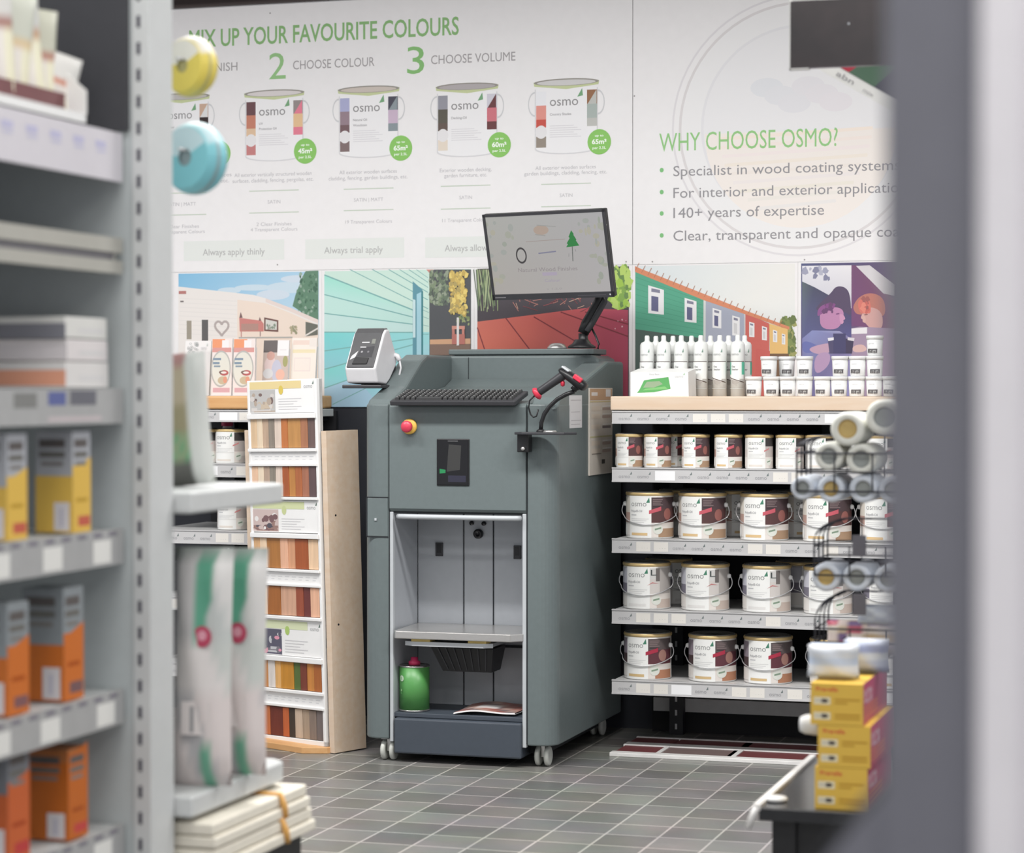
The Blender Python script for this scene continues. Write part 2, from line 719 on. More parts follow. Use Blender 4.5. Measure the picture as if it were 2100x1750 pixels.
for i in range(5):
    cx, y1, y2 = PC[i][10]
    wtext(a, DS[i][0], cx - DS[i][2] / 2, cx + DS[i][2] / 2, y1 + 2, 7.5, LGREY)
    wtext(a, DS[i][1], cx - DS[i][3] / 2, cx + DS[i][3] / 2, y2 + 2, 7.5, LGREY)
    lx, l1, l2 = LN[i]
    for q in (l1, l2):
        prect(a, lx - 51, lx + 51, q - 1, q + 1, (196, 206, 192))
    w = 60 if '|' in FI[i] else 26
    wtext(a, FI[i], lx - w / 2, lx + w / 2, (l1 + l2) / 2 + 4, 7, LGREY)
    for j, t in enumerate(CO[i]):
        wtext(a, t, lx - 48 + 12 * (j == 0 and len(CO[i]) > 1), lx + 48 - 12 * (j == 0 and len(CO[i]) > 1), l2 + 27 + 11 * j, 7, LGREY)
for x0, x1, y0, y1, t, tx0, tx1 in [(377, 583, 493, 534, 'Always apply thinly', 416, 543), (626, 829, 489, 530, 'Always trial apply', 665, 785), (872, 1076, 485, 527, 'Always allow', 912, 1000)]:
    prect(a, x0, x1, y0, y1, (226, 229, 226))
    a.up()
    wtext(a, t, tx0, tx1, y0 + 30, 13, (176, 176, 176), 0.005)
    a.layer -= 1
# fixing screws
for px, py in [(554, 27), (569, 543), (1284, 537), (1301, 197)]:
    c = wp(px, py)
    a.disc(c[0], c[1], 0.003, 0.003, (150, 146, 146), n=8)
mb.build('printed_board', root, world=True)

# ---- right banner
root = thing('wall_banner', 'white wall banner with a bullet list in grey over a faint round tin', 'banner', (XS, WY, ZMID))
mb = MB(m_white)
mb.box(XS + 0.0012, XR_, WY - 0.006, WY, ZMID, ZTOP)
a = Art(mb, wall_fn, PRINTM)
c = wp(1640, 257)
R = abs(c[0] - wp(1378, 257)[0])


def arcdisc(r, col, f0=None):
    # disc clipped to the board's top edge
    pts = []
    for i in range(64):
        t = 2 * PI * i / 64
        x, z = c[0] + r * math.cos(t), c[1] + r * math.sin(t)
        pts.append((min(x, XR_ - 0.002), min(z, ZTOP - 0.002)))
    a.poly(pts, col)
    a.up()


arcdisc(R, (222, 219, 222))
arcdisc(R * 0.985, (236, 234, 235))
arcdisc(R * 0.945, (218, 214, 215))
arcdisc(R * 0.925, (234, 233, 234))
arcdisc(R * 0.77, (226, 225, 228))
arcdisc(R * 0.75, (232, 231, 233))
# pale timber in the lower part of the tin
pts = [(c[0] + R * 0.74 * math.cos(PI + PI * i / 24), c[1] - 0.02 + R * 0.74 * math.sin(PI + PI * i / 24)) for i in range(25)]
a.poly(pts, (238, 231, 226))
a.up()
for k in range(9):
    z = c[1] - 0.03 - k * 0.032
    hw = math.sqrt(max(0.001, (R * 0.7) ** 2 - (c[1] - z) ** 2))
    a.line((c[0] - hw * 0.9, z - 0.01), (c[0] + hw * 0.8, z + 0.012), 0.012, (240 - k, 228, 218 + (k % 3) * 4))
for k in range(6):
    t = 0.5 + k * 0.45
    a.disc(c[0] - 0.12 + 0.05 * k, c[1] + 0.14 - 0.03 * (k % 3), 0.06, 0.035, (224 + k, 225, 229))
a.up()
wtext(a, 'WHY CHOOSE OSMO?', 1352, 1718, 305, 37, (150, 200, 136), bold=0.0)
for t, x1, y in [('Specialist in wood coating systems', 1846, 355), ('For interior and exterior applications', 1873, 400), ('140+ years of expertise', 1690, 444), ('Clear, transparent and opaque coatings', 1908, 489)]:
    wtext(a, t, 1381, x1, y, 21, (150, 148, 152))
    q = wp(1357, y - 6)
    a.disc(q[0], q[1], 0.0075, 0.0085, (130, 190, 130), n=14)
for px, py in [(1338, 537), (1650, 533)]:
    q = wp(px, py)
    a.disc(q[0], q[1], 0.003, 0.003, (150, 146, 146), n=8)
mb.build('printed_board', root, world=True)


# ---- row of photo posters below
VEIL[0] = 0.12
PEDGE = [340, 660, 972.5, 1297.2, 1636.5, 2010]


def poster(label, x0, x1, ybot):
    mx_ = (x0 + x1) / 2
    X0, X1 = wp(x0, 560)[0], wp(x1, 560)[0]
    zb = wp(mx_, ybot)[1]
    r = thing('photo_poster', label, 'poster', ((X0 + X1) / 2, WY, zb), 0, None)
    m = MB(m_white)
    e0 = max(e for e in PEDGE if e < x0)
    e1 = min(e for e in PEDGE if e > x1)
    m.box(wp(e0, 560)[0], wp(e1, 560)[0] - 0.0006, WY - 0.006, WY, zb, ZMID - 0.001)
    return r, m, Art(m, wall_fn, PRINTM), X0, X1, zb


def leaves(a, x0, x1, y0, y1, n, cols, s0, s1, seed):
    rg = random.Random(seed)
    for _ in range(n):
        x, y = rg.uniform(x0, x1), rg.uniform(y0, y1)
        q = wp(x, y)
        s = rg.uniform(s0, s1)
        t = rg.uniform(0, PI)
        pts = [(q[0] + s * math.cos(t + k * 2 * PI / 5) * (1 if k % 2 else 0.6), q[1] + s * math.sin(t + k * 2 * PI / 5)) for k in range(5)]
        a.poly(pts, rg.choice(cols))


# 1 white house
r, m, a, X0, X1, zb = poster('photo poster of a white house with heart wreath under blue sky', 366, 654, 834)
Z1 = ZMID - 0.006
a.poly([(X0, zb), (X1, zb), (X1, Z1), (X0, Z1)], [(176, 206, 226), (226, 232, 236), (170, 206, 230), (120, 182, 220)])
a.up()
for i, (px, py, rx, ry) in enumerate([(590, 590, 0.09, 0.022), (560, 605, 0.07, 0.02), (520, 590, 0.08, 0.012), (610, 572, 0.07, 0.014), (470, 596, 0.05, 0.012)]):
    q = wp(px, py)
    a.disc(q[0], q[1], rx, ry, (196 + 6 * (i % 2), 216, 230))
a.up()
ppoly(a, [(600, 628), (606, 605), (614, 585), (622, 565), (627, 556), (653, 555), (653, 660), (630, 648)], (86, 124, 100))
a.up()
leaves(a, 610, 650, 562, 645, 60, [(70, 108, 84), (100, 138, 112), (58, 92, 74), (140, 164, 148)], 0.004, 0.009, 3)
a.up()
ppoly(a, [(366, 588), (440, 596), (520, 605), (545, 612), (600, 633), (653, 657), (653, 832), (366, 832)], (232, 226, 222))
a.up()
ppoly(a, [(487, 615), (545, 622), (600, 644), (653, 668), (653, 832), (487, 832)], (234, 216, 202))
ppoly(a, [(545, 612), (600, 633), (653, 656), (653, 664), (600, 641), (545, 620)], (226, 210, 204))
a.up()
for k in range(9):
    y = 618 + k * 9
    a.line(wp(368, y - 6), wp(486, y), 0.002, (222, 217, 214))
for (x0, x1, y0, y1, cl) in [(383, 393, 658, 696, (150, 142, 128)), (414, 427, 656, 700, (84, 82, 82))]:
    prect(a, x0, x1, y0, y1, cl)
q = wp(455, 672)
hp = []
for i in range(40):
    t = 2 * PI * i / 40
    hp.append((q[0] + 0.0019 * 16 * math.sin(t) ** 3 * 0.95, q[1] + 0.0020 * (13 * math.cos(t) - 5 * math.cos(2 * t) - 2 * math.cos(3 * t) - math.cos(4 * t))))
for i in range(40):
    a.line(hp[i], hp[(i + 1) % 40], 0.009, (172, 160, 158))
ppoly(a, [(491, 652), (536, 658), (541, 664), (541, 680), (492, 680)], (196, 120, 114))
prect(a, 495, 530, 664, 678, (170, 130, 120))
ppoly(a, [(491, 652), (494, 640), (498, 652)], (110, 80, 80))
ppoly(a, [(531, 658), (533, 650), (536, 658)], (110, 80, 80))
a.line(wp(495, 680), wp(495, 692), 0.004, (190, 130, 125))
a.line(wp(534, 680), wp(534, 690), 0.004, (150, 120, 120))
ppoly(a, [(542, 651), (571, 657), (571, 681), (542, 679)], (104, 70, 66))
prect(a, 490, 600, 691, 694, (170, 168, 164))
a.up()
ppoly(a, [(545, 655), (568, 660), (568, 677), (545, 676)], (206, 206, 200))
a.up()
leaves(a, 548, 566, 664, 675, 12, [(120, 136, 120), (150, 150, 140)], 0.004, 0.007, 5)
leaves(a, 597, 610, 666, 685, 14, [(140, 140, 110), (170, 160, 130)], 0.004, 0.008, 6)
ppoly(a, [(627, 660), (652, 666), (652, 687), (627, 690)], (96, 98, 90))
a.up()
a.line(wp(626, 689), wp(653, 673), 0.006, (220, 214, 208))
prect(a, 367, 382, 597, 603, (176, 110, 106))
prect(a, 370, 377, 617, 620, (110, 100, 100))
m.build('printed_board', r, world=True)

# 2 turquoise boarding
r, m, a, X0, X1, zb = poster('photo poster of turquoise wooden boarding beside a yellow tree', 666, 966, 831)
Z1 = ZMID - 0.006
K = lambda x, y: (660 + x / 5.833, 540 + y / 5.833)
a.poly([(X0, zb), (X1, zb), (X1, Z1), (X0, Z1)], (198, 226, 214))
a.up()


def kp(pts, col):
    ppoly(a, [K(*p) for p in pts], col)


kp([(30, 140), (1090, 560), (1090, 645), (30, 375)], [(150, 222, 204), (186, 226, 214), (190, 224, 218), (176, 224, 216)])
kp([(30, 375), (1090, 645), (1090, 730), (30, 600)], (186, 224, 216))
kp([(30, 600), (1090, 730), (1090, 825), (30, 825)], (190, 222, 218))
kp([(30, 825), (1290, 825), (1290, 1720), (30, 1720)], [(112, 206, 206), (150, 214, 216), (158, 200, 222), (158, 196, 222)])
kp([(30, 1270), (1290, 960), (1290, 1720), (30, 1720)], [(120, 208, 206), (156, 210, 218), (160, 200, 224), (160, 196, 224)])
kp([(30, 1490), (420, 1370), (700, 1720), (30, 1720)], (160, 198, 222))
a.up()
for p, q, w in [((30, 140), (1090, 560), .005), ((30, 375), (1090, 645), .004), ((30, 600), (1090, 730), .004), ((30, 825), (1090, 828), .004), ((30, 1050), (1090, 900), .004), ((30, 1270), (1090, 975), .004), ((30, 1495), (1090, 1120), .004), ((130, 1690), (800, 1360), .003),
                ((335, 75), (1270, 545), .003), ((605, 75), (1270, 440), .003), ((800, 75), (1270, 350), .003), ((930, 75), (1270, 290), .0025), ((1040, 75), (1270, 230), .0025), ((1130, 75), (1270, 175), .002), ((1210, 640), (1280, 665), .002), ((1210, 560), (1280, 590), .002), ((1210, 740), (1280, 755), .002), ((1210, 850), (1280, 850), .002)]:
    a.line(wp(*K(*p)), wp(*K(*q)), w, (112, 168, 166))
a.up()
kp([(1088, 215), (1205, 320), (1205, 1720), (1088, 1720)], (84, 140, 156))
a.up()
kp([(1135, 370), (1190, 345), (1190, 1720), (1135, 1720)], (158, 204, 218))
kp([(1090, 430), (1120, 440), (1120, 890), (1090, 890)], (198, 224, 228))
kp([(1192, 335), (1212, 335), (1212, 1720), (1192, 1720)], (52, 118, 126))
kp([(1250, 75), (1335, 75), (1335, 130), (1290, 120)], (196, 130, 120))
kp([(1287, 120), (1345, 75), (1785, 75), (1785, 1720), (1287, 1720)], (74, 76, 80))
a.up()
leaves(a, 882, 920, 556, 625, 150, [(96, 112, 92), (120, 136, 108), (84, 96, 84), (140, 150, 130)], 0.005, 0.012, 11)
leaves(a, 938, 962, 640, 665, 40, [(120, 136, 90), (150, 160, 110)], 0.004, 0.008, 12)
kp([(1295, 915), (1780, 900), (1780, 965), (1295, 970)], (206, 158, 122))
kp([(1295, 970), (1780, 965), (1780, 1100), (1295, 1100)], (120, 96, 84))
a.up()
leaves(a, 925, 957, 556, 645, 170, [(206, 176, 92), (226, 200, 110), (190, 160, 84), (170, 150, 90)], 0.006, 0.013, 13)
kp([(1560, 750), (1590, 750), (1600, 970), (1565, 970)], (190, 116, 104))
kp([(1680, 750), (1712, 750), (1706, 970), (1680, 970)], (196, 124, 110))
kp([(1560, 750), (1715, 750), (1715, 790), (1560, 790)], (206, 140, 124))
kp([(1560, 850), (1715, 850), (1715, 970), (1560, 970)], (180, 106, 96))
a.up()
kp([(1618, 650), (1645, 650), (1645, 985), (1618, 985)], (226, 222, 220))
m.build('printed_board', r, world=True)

# 3 red decking
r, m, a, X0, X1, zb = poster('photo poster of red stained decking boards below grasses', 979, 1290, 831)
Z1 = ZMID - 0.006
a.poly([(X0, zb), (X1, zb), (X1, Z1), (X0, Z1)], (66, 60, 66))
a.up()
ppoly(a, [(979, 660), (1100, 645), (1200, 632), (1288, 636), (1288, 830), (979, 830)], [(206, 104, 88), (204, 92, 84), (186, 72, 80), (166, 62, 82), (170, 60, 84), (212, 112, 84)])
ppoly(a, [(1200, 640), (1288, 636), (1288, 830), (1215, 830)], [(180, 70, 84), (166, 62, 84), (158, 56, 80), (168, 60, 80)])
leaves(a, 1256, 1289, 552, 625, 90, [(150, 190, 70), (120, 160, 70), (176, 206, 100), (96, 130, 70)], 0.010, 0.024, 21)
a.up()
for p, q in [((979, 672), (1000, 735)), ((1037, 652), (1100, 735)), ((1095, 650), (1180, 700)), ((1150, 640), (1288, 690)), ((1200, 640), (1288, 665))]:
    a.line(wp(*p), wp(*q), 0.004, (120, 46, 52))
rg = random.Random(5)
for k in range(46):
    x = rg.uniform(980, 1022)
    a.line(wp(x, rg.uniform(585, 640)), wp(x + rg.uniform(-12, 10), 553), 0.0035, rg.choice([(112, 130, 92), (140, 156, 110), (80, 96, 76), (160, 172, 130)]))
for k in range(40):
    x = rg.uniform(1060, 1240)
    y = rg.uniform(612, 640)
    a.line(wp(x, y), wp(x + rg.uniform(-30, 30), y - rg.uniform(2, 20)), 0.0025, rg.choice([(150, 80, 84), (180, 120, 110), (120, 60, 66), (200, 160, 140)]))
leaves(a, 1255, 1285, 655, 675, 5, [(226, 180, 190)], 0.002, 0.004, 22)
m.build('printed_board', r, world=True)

# 4 row of coloured houses
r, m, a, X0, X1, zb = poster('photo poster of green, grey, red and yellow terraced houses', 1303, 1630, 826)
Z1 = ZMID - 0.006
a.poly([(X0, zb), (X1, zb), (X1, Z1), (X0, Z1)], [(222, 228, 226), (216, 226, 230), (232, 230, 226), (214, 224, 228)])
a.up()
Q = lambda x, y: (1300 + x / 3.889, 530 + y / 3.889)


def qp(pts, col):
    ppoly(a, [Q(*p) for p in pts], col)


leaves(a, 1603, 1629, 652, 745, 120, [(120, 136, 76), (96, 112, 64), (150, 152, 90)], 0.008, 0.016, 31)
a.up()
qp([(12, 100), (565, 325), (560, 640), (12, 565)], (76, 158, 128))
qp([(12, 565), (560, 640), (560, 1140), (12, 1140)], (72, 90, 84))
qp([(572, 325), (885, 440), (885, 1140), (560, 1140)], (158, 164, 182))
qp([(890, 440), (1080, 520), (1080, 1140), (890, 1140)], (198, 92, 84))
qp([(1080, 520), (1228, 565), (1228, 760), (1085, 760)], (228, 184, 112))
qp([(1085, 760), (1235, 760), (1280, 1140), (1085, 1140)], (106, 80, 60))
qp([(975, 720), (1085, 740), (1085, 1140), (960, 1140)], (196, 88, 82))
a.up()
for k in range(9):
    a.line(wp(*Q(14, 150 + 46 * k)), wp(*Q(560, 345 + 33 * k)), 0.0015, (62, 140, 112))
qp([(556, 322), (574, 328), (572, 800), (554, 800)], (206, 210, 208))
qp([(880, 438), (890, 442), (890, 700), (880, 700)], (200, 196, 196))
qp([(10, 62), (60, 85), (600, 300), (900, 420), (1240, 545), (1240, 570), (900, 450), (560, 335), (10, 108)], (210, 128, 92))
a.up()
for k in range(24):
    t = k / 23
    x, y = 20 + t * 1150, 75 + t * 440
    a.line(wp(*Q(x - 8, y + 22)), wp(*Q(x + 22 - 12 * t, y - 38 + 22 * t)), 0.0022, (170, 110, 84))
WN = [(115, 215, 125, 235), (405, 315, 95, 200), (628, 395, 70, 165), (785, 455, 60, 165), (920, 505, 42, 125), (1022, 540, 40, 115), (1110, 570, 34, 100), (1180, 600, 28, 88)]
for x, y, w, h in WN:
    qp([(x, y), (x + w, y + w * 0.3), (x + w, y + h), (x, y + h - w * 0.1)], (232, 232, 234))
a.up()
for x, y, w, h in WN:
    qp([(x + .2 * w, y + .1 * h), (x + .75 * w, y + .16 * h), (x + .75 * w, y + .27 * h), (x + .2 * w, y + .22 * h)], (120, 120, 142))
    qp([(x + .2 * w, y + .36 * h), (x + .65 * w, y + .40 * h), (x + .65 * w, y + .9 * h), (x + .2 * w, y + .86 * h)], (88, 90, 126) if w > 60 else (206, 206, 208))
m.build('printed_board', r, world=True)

# 5 two people drinking
def sq(pts, col):
    ppoly(a, smooth([Q(*p) for p in pts]), col)


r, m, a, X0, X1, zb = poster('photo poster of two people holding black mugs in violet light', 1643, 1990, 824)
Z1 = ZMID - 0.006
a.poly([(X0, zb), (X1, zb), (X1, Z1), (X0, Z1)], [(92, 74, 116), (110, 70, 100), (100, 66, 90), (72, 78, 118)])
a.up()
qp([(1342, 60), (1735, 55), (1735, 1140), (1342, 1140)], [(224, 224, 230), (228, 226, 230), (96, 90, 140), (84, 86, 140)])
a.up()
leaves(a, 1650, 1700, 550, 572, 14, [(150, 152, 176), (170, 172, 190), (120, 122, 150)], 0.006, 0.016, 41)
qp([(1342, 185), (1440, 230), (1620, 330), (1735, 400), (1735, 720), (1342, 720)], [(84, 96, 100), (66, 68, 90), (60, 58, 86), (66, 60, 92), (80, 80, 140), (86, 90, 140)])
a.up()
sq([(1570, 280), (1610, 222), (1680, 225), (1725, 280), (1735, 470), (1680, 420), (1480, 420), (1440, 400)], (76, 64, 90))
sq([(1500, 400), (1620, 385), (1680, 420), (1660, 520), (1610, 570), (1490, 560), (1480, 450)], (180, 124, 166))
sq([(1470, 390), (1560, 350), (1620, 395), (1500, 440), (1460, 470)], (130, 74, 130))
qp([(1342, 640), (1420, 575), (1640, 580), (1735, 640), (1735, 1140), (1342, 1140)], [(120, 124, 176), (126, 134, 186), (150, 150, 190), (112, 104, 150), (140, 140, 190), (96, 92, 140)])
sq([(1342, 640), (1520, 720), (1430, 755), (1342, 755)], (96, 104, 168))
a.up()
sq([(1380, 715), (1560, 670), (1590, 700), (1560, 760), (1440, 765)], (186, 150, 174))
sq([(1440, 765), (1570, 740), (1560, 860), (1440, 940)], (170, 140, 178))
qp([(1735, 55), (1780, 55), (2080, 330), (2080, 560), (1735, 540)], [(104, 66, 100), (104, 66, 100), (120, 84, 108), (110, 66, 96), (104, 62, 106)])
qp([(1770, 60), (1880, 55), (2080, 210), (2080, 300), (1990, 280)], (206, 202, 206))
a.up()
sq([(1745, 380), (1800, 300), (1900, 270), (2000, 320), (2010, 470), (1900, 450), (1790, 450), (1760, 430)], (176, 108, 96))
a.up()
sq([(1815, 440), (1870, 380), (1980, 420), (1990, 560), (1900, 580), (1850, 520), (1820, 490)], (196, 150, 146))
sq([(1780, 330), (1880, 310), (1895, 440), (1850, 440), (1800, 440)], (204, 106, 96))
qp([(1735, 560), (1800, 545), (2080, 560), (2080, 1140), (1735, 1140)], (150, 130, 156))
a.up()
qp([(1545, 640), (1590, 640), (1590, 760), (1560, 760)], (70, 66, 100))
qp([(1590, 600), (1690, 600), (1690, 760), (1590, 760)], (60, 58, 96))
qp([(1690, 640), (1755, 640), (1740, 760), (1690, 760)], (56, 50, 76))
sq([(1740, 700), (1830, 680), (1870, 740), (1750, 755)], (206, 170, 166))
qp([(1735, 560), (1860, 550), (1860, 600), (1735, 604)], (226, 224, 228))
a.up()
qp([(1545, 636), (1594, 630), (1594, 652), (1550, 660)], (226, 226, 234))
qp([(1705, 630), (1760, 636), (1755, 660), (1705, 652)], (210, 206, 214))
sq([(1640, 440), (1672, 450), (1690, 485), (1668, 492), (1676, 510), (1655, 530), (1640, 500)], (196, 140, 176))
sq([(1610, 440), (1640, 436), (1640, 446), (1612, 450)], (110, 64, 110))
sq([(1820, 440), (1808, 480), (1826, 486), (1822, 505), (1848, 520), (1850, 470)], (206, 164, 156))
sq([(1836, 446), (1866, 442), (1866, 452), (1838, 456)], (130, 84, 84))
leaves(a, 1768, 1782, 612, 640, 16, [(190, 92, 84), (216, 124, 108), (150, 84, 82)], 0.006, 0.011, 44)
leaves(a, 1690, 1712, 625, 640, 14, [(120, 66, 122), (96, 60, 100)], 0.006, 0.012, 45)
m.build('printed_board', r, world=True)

VEIL[0] = 0.0
# ------------------------------------------------------------ wall shelving
SY = 7.62
XR0 = on_y(1256, 900, SY).x
XR1 = on_y(2050, 900, SY).x
XL1 = on_y(681, 830, 8.19).x + .03
XL0 = on_y(300, 900, SY).x
SZ = [0.982, 0.7385, 0.495, 0.2525]
m_shelf = pm('shelf_light_grey', (196, 196, 196), 0.4)
m_rail = pm('price_rail_plastic', (196, 195, 196), 0.22, var=0.03, scale=8)
m_black = pm('black_back_panel', (22, 22, 27), 0.7)
m_blackm = pm('black_metal', (30, 30, 36), 0.45)
m_beech = pm('beech_board', (222, 202, 182), 0.5, var=0.05, scale=6, stretch=(1, 8, 8), rgb2=(208, 184, 160))
m_beech2 = pm('oak_board', (216, 170, 118), 0.5, var=0.05, scale=6, stretch=(1, 8, 8), rgb2=(200, 150, 98))


def rail(parent, x0, x1, z, nm, seed, h=0.05, shelf_part=None):
    rg = random.Random(seed)
    m = MB(m_rail)
    y0 = SY - 0.006
    m.box(x0, x1, y0, SY + 0.004, z - h, z)
    m.box(x0, x1, y0 - 0.003, y0, z - h, z - h + 0.005)
    m.box(x0, x1, y0 - 0.003, y0, z - 0.004, z)
    a = Art(m, lambda u, v, l: (u, y0 - 0.0006 * l, v))
    x = x0 + 0.02
    while x < x1 - 0.09:
        k = rg.random()
        if k < 0.62:
            a.logo(x + 0.004, z - h * 0.72, 0.040, (150, 150, 154), (110, 120, 120))
            x += 0.066
        elif k < 0.85:
            a.rect(x, x + 0.05, z - h * 0.86, z - h * 0.22, (226, 222, 216))
            a.up()
            a.text('· · ·', x + 0.02, z - h * 0.7, 0.006, (150, 150, 150), width=0.02)
            a.layer -= 1
            x += 0.062
        else:
            a.rect(x, x + 0.07, z - h * 0.86, z - h * 0.22, (240, 240, 242))
            x += 0.078
    o = m.build(nm, parent, world=True)
    o.parent = shelf_part if shelf_part else parent
    return o


def unit(name, label, x0, x1, zs, seed):
    r = thing(name, label, 'shelving unit', ((x0 + x1) / 2, 7.9, 0))
    rbox('back_panel', r, m_black, x0 + 0.01, x1, 8.155, 8.175, 0.0, 1.17, 0, world=True)
    rbox('plinth_rail', r, m_shelf, x0 + 0.02, x1, 8.13, 8.155, 0.078, 0.128, 0.002, world=True)
    n = 3
    for i in range(n):
        x = x0 + 0.115 + (x1 - x0 - 0.2) * i / (n - 1)
        m = MB(m_blackm).box(x - 0.025, x + 0.025, 8.09, 8.13, 0.0, 1.17)
        m.use(m_rail)
        for k in range(20):
            m.box(x - 0.004, x + 0.004, 8.0885, 8.0905, 0.02 + k * 0.05, 0.04 + k * 0.05)
        m.build('upright', r, world=True)
    s = rbox('shelf', r, m_shelf, x0, x1, SY + 0.004, 8.13, 1.150, 1.178, 0.002, world=True)
    MB(m_black).box(x0 + 0.02, x1 - 0.02, SY + 0.02, 8.12, 1.135, 1.15).build('stiffener', s, world=False).parent = r
    rail(r, x0, x1, 1.178, 'price_rail', seed, 0.044, s)
    for i, z in enumerate(zs):
        s = rbox('shelf', r, m_shelf, x0 + 0.003, x1, SY + 0.004, 8.13, z - 0.028, z, 0.002, world=True)
        rail(r, x0, x1, z + 0.002, 'price_rail', seed + i + 1, 0.05, s)
    return r


def fix_child(o, r):
    # re-express a world-space mesh below its root
    inv = ROOTM[r.name].inverted()
    o.data.transform(inv)
    o.parent = r


_old_unit = unit


def unit(name, label, x0, x1, zs, seed):
    r = _old_unit(name, label, x0, x1, zs, seed)
    for c in r.children:
        if c.name.startswith('stiffener'):
            fix_child(c, r)
    return r


unit('shelving_unit', 'black shelving unit right of the grey mixing machine, full of white paint cans', XR0, XR1, SZ, 10)
unit('shelving_unit', 'shelving unit with oak top left of the machine, behind the sample stand', XL0, XL1, SZ, 40)
tag(MB(m_beech).box(XR0 - 0.004, XR1, SY - 0.012, 8.19, 1.181, 1.228).build('worktop', bevel=0.003), 'pale beech worktop over the paint shelves, holding tubes and tubs', 'worktop')
tag(MB(m_beech2).box(XL0, XL1 - 0.03, SY - 0.012, 8.19, 1.181, 1.228).build('worktop', bevel=0.006), 'orange oak worktop carrying brochures behind the sample stand', 'worktop')

# ------------------------------------------------------------ paint cans
m_can = pm('can_white_lacquer', (226, 224, 222), 0.3, var=0.02)
m_tin = pm('tin_plate', (200, 198, 196), 0.22, 0.9)
m_gold = pm('gold_rim', (218, 190, 136), 0.35, 0.35)
m_wire = pm('zinc_wire', (208, 208, 210), 0.3, 0.6)
m_knob = pm('white_plastic', (228, 228, 228), 0.35)


def cyl_art(m, R):
    def fn(u, v, l):
        # u is an angle in radians measured from the front, v a height
        r = R + 0.0002 + 0.0020 * l
        return (r * math.sin(u), -r * math.cos(u), v)
    return CylArt(m, fn)


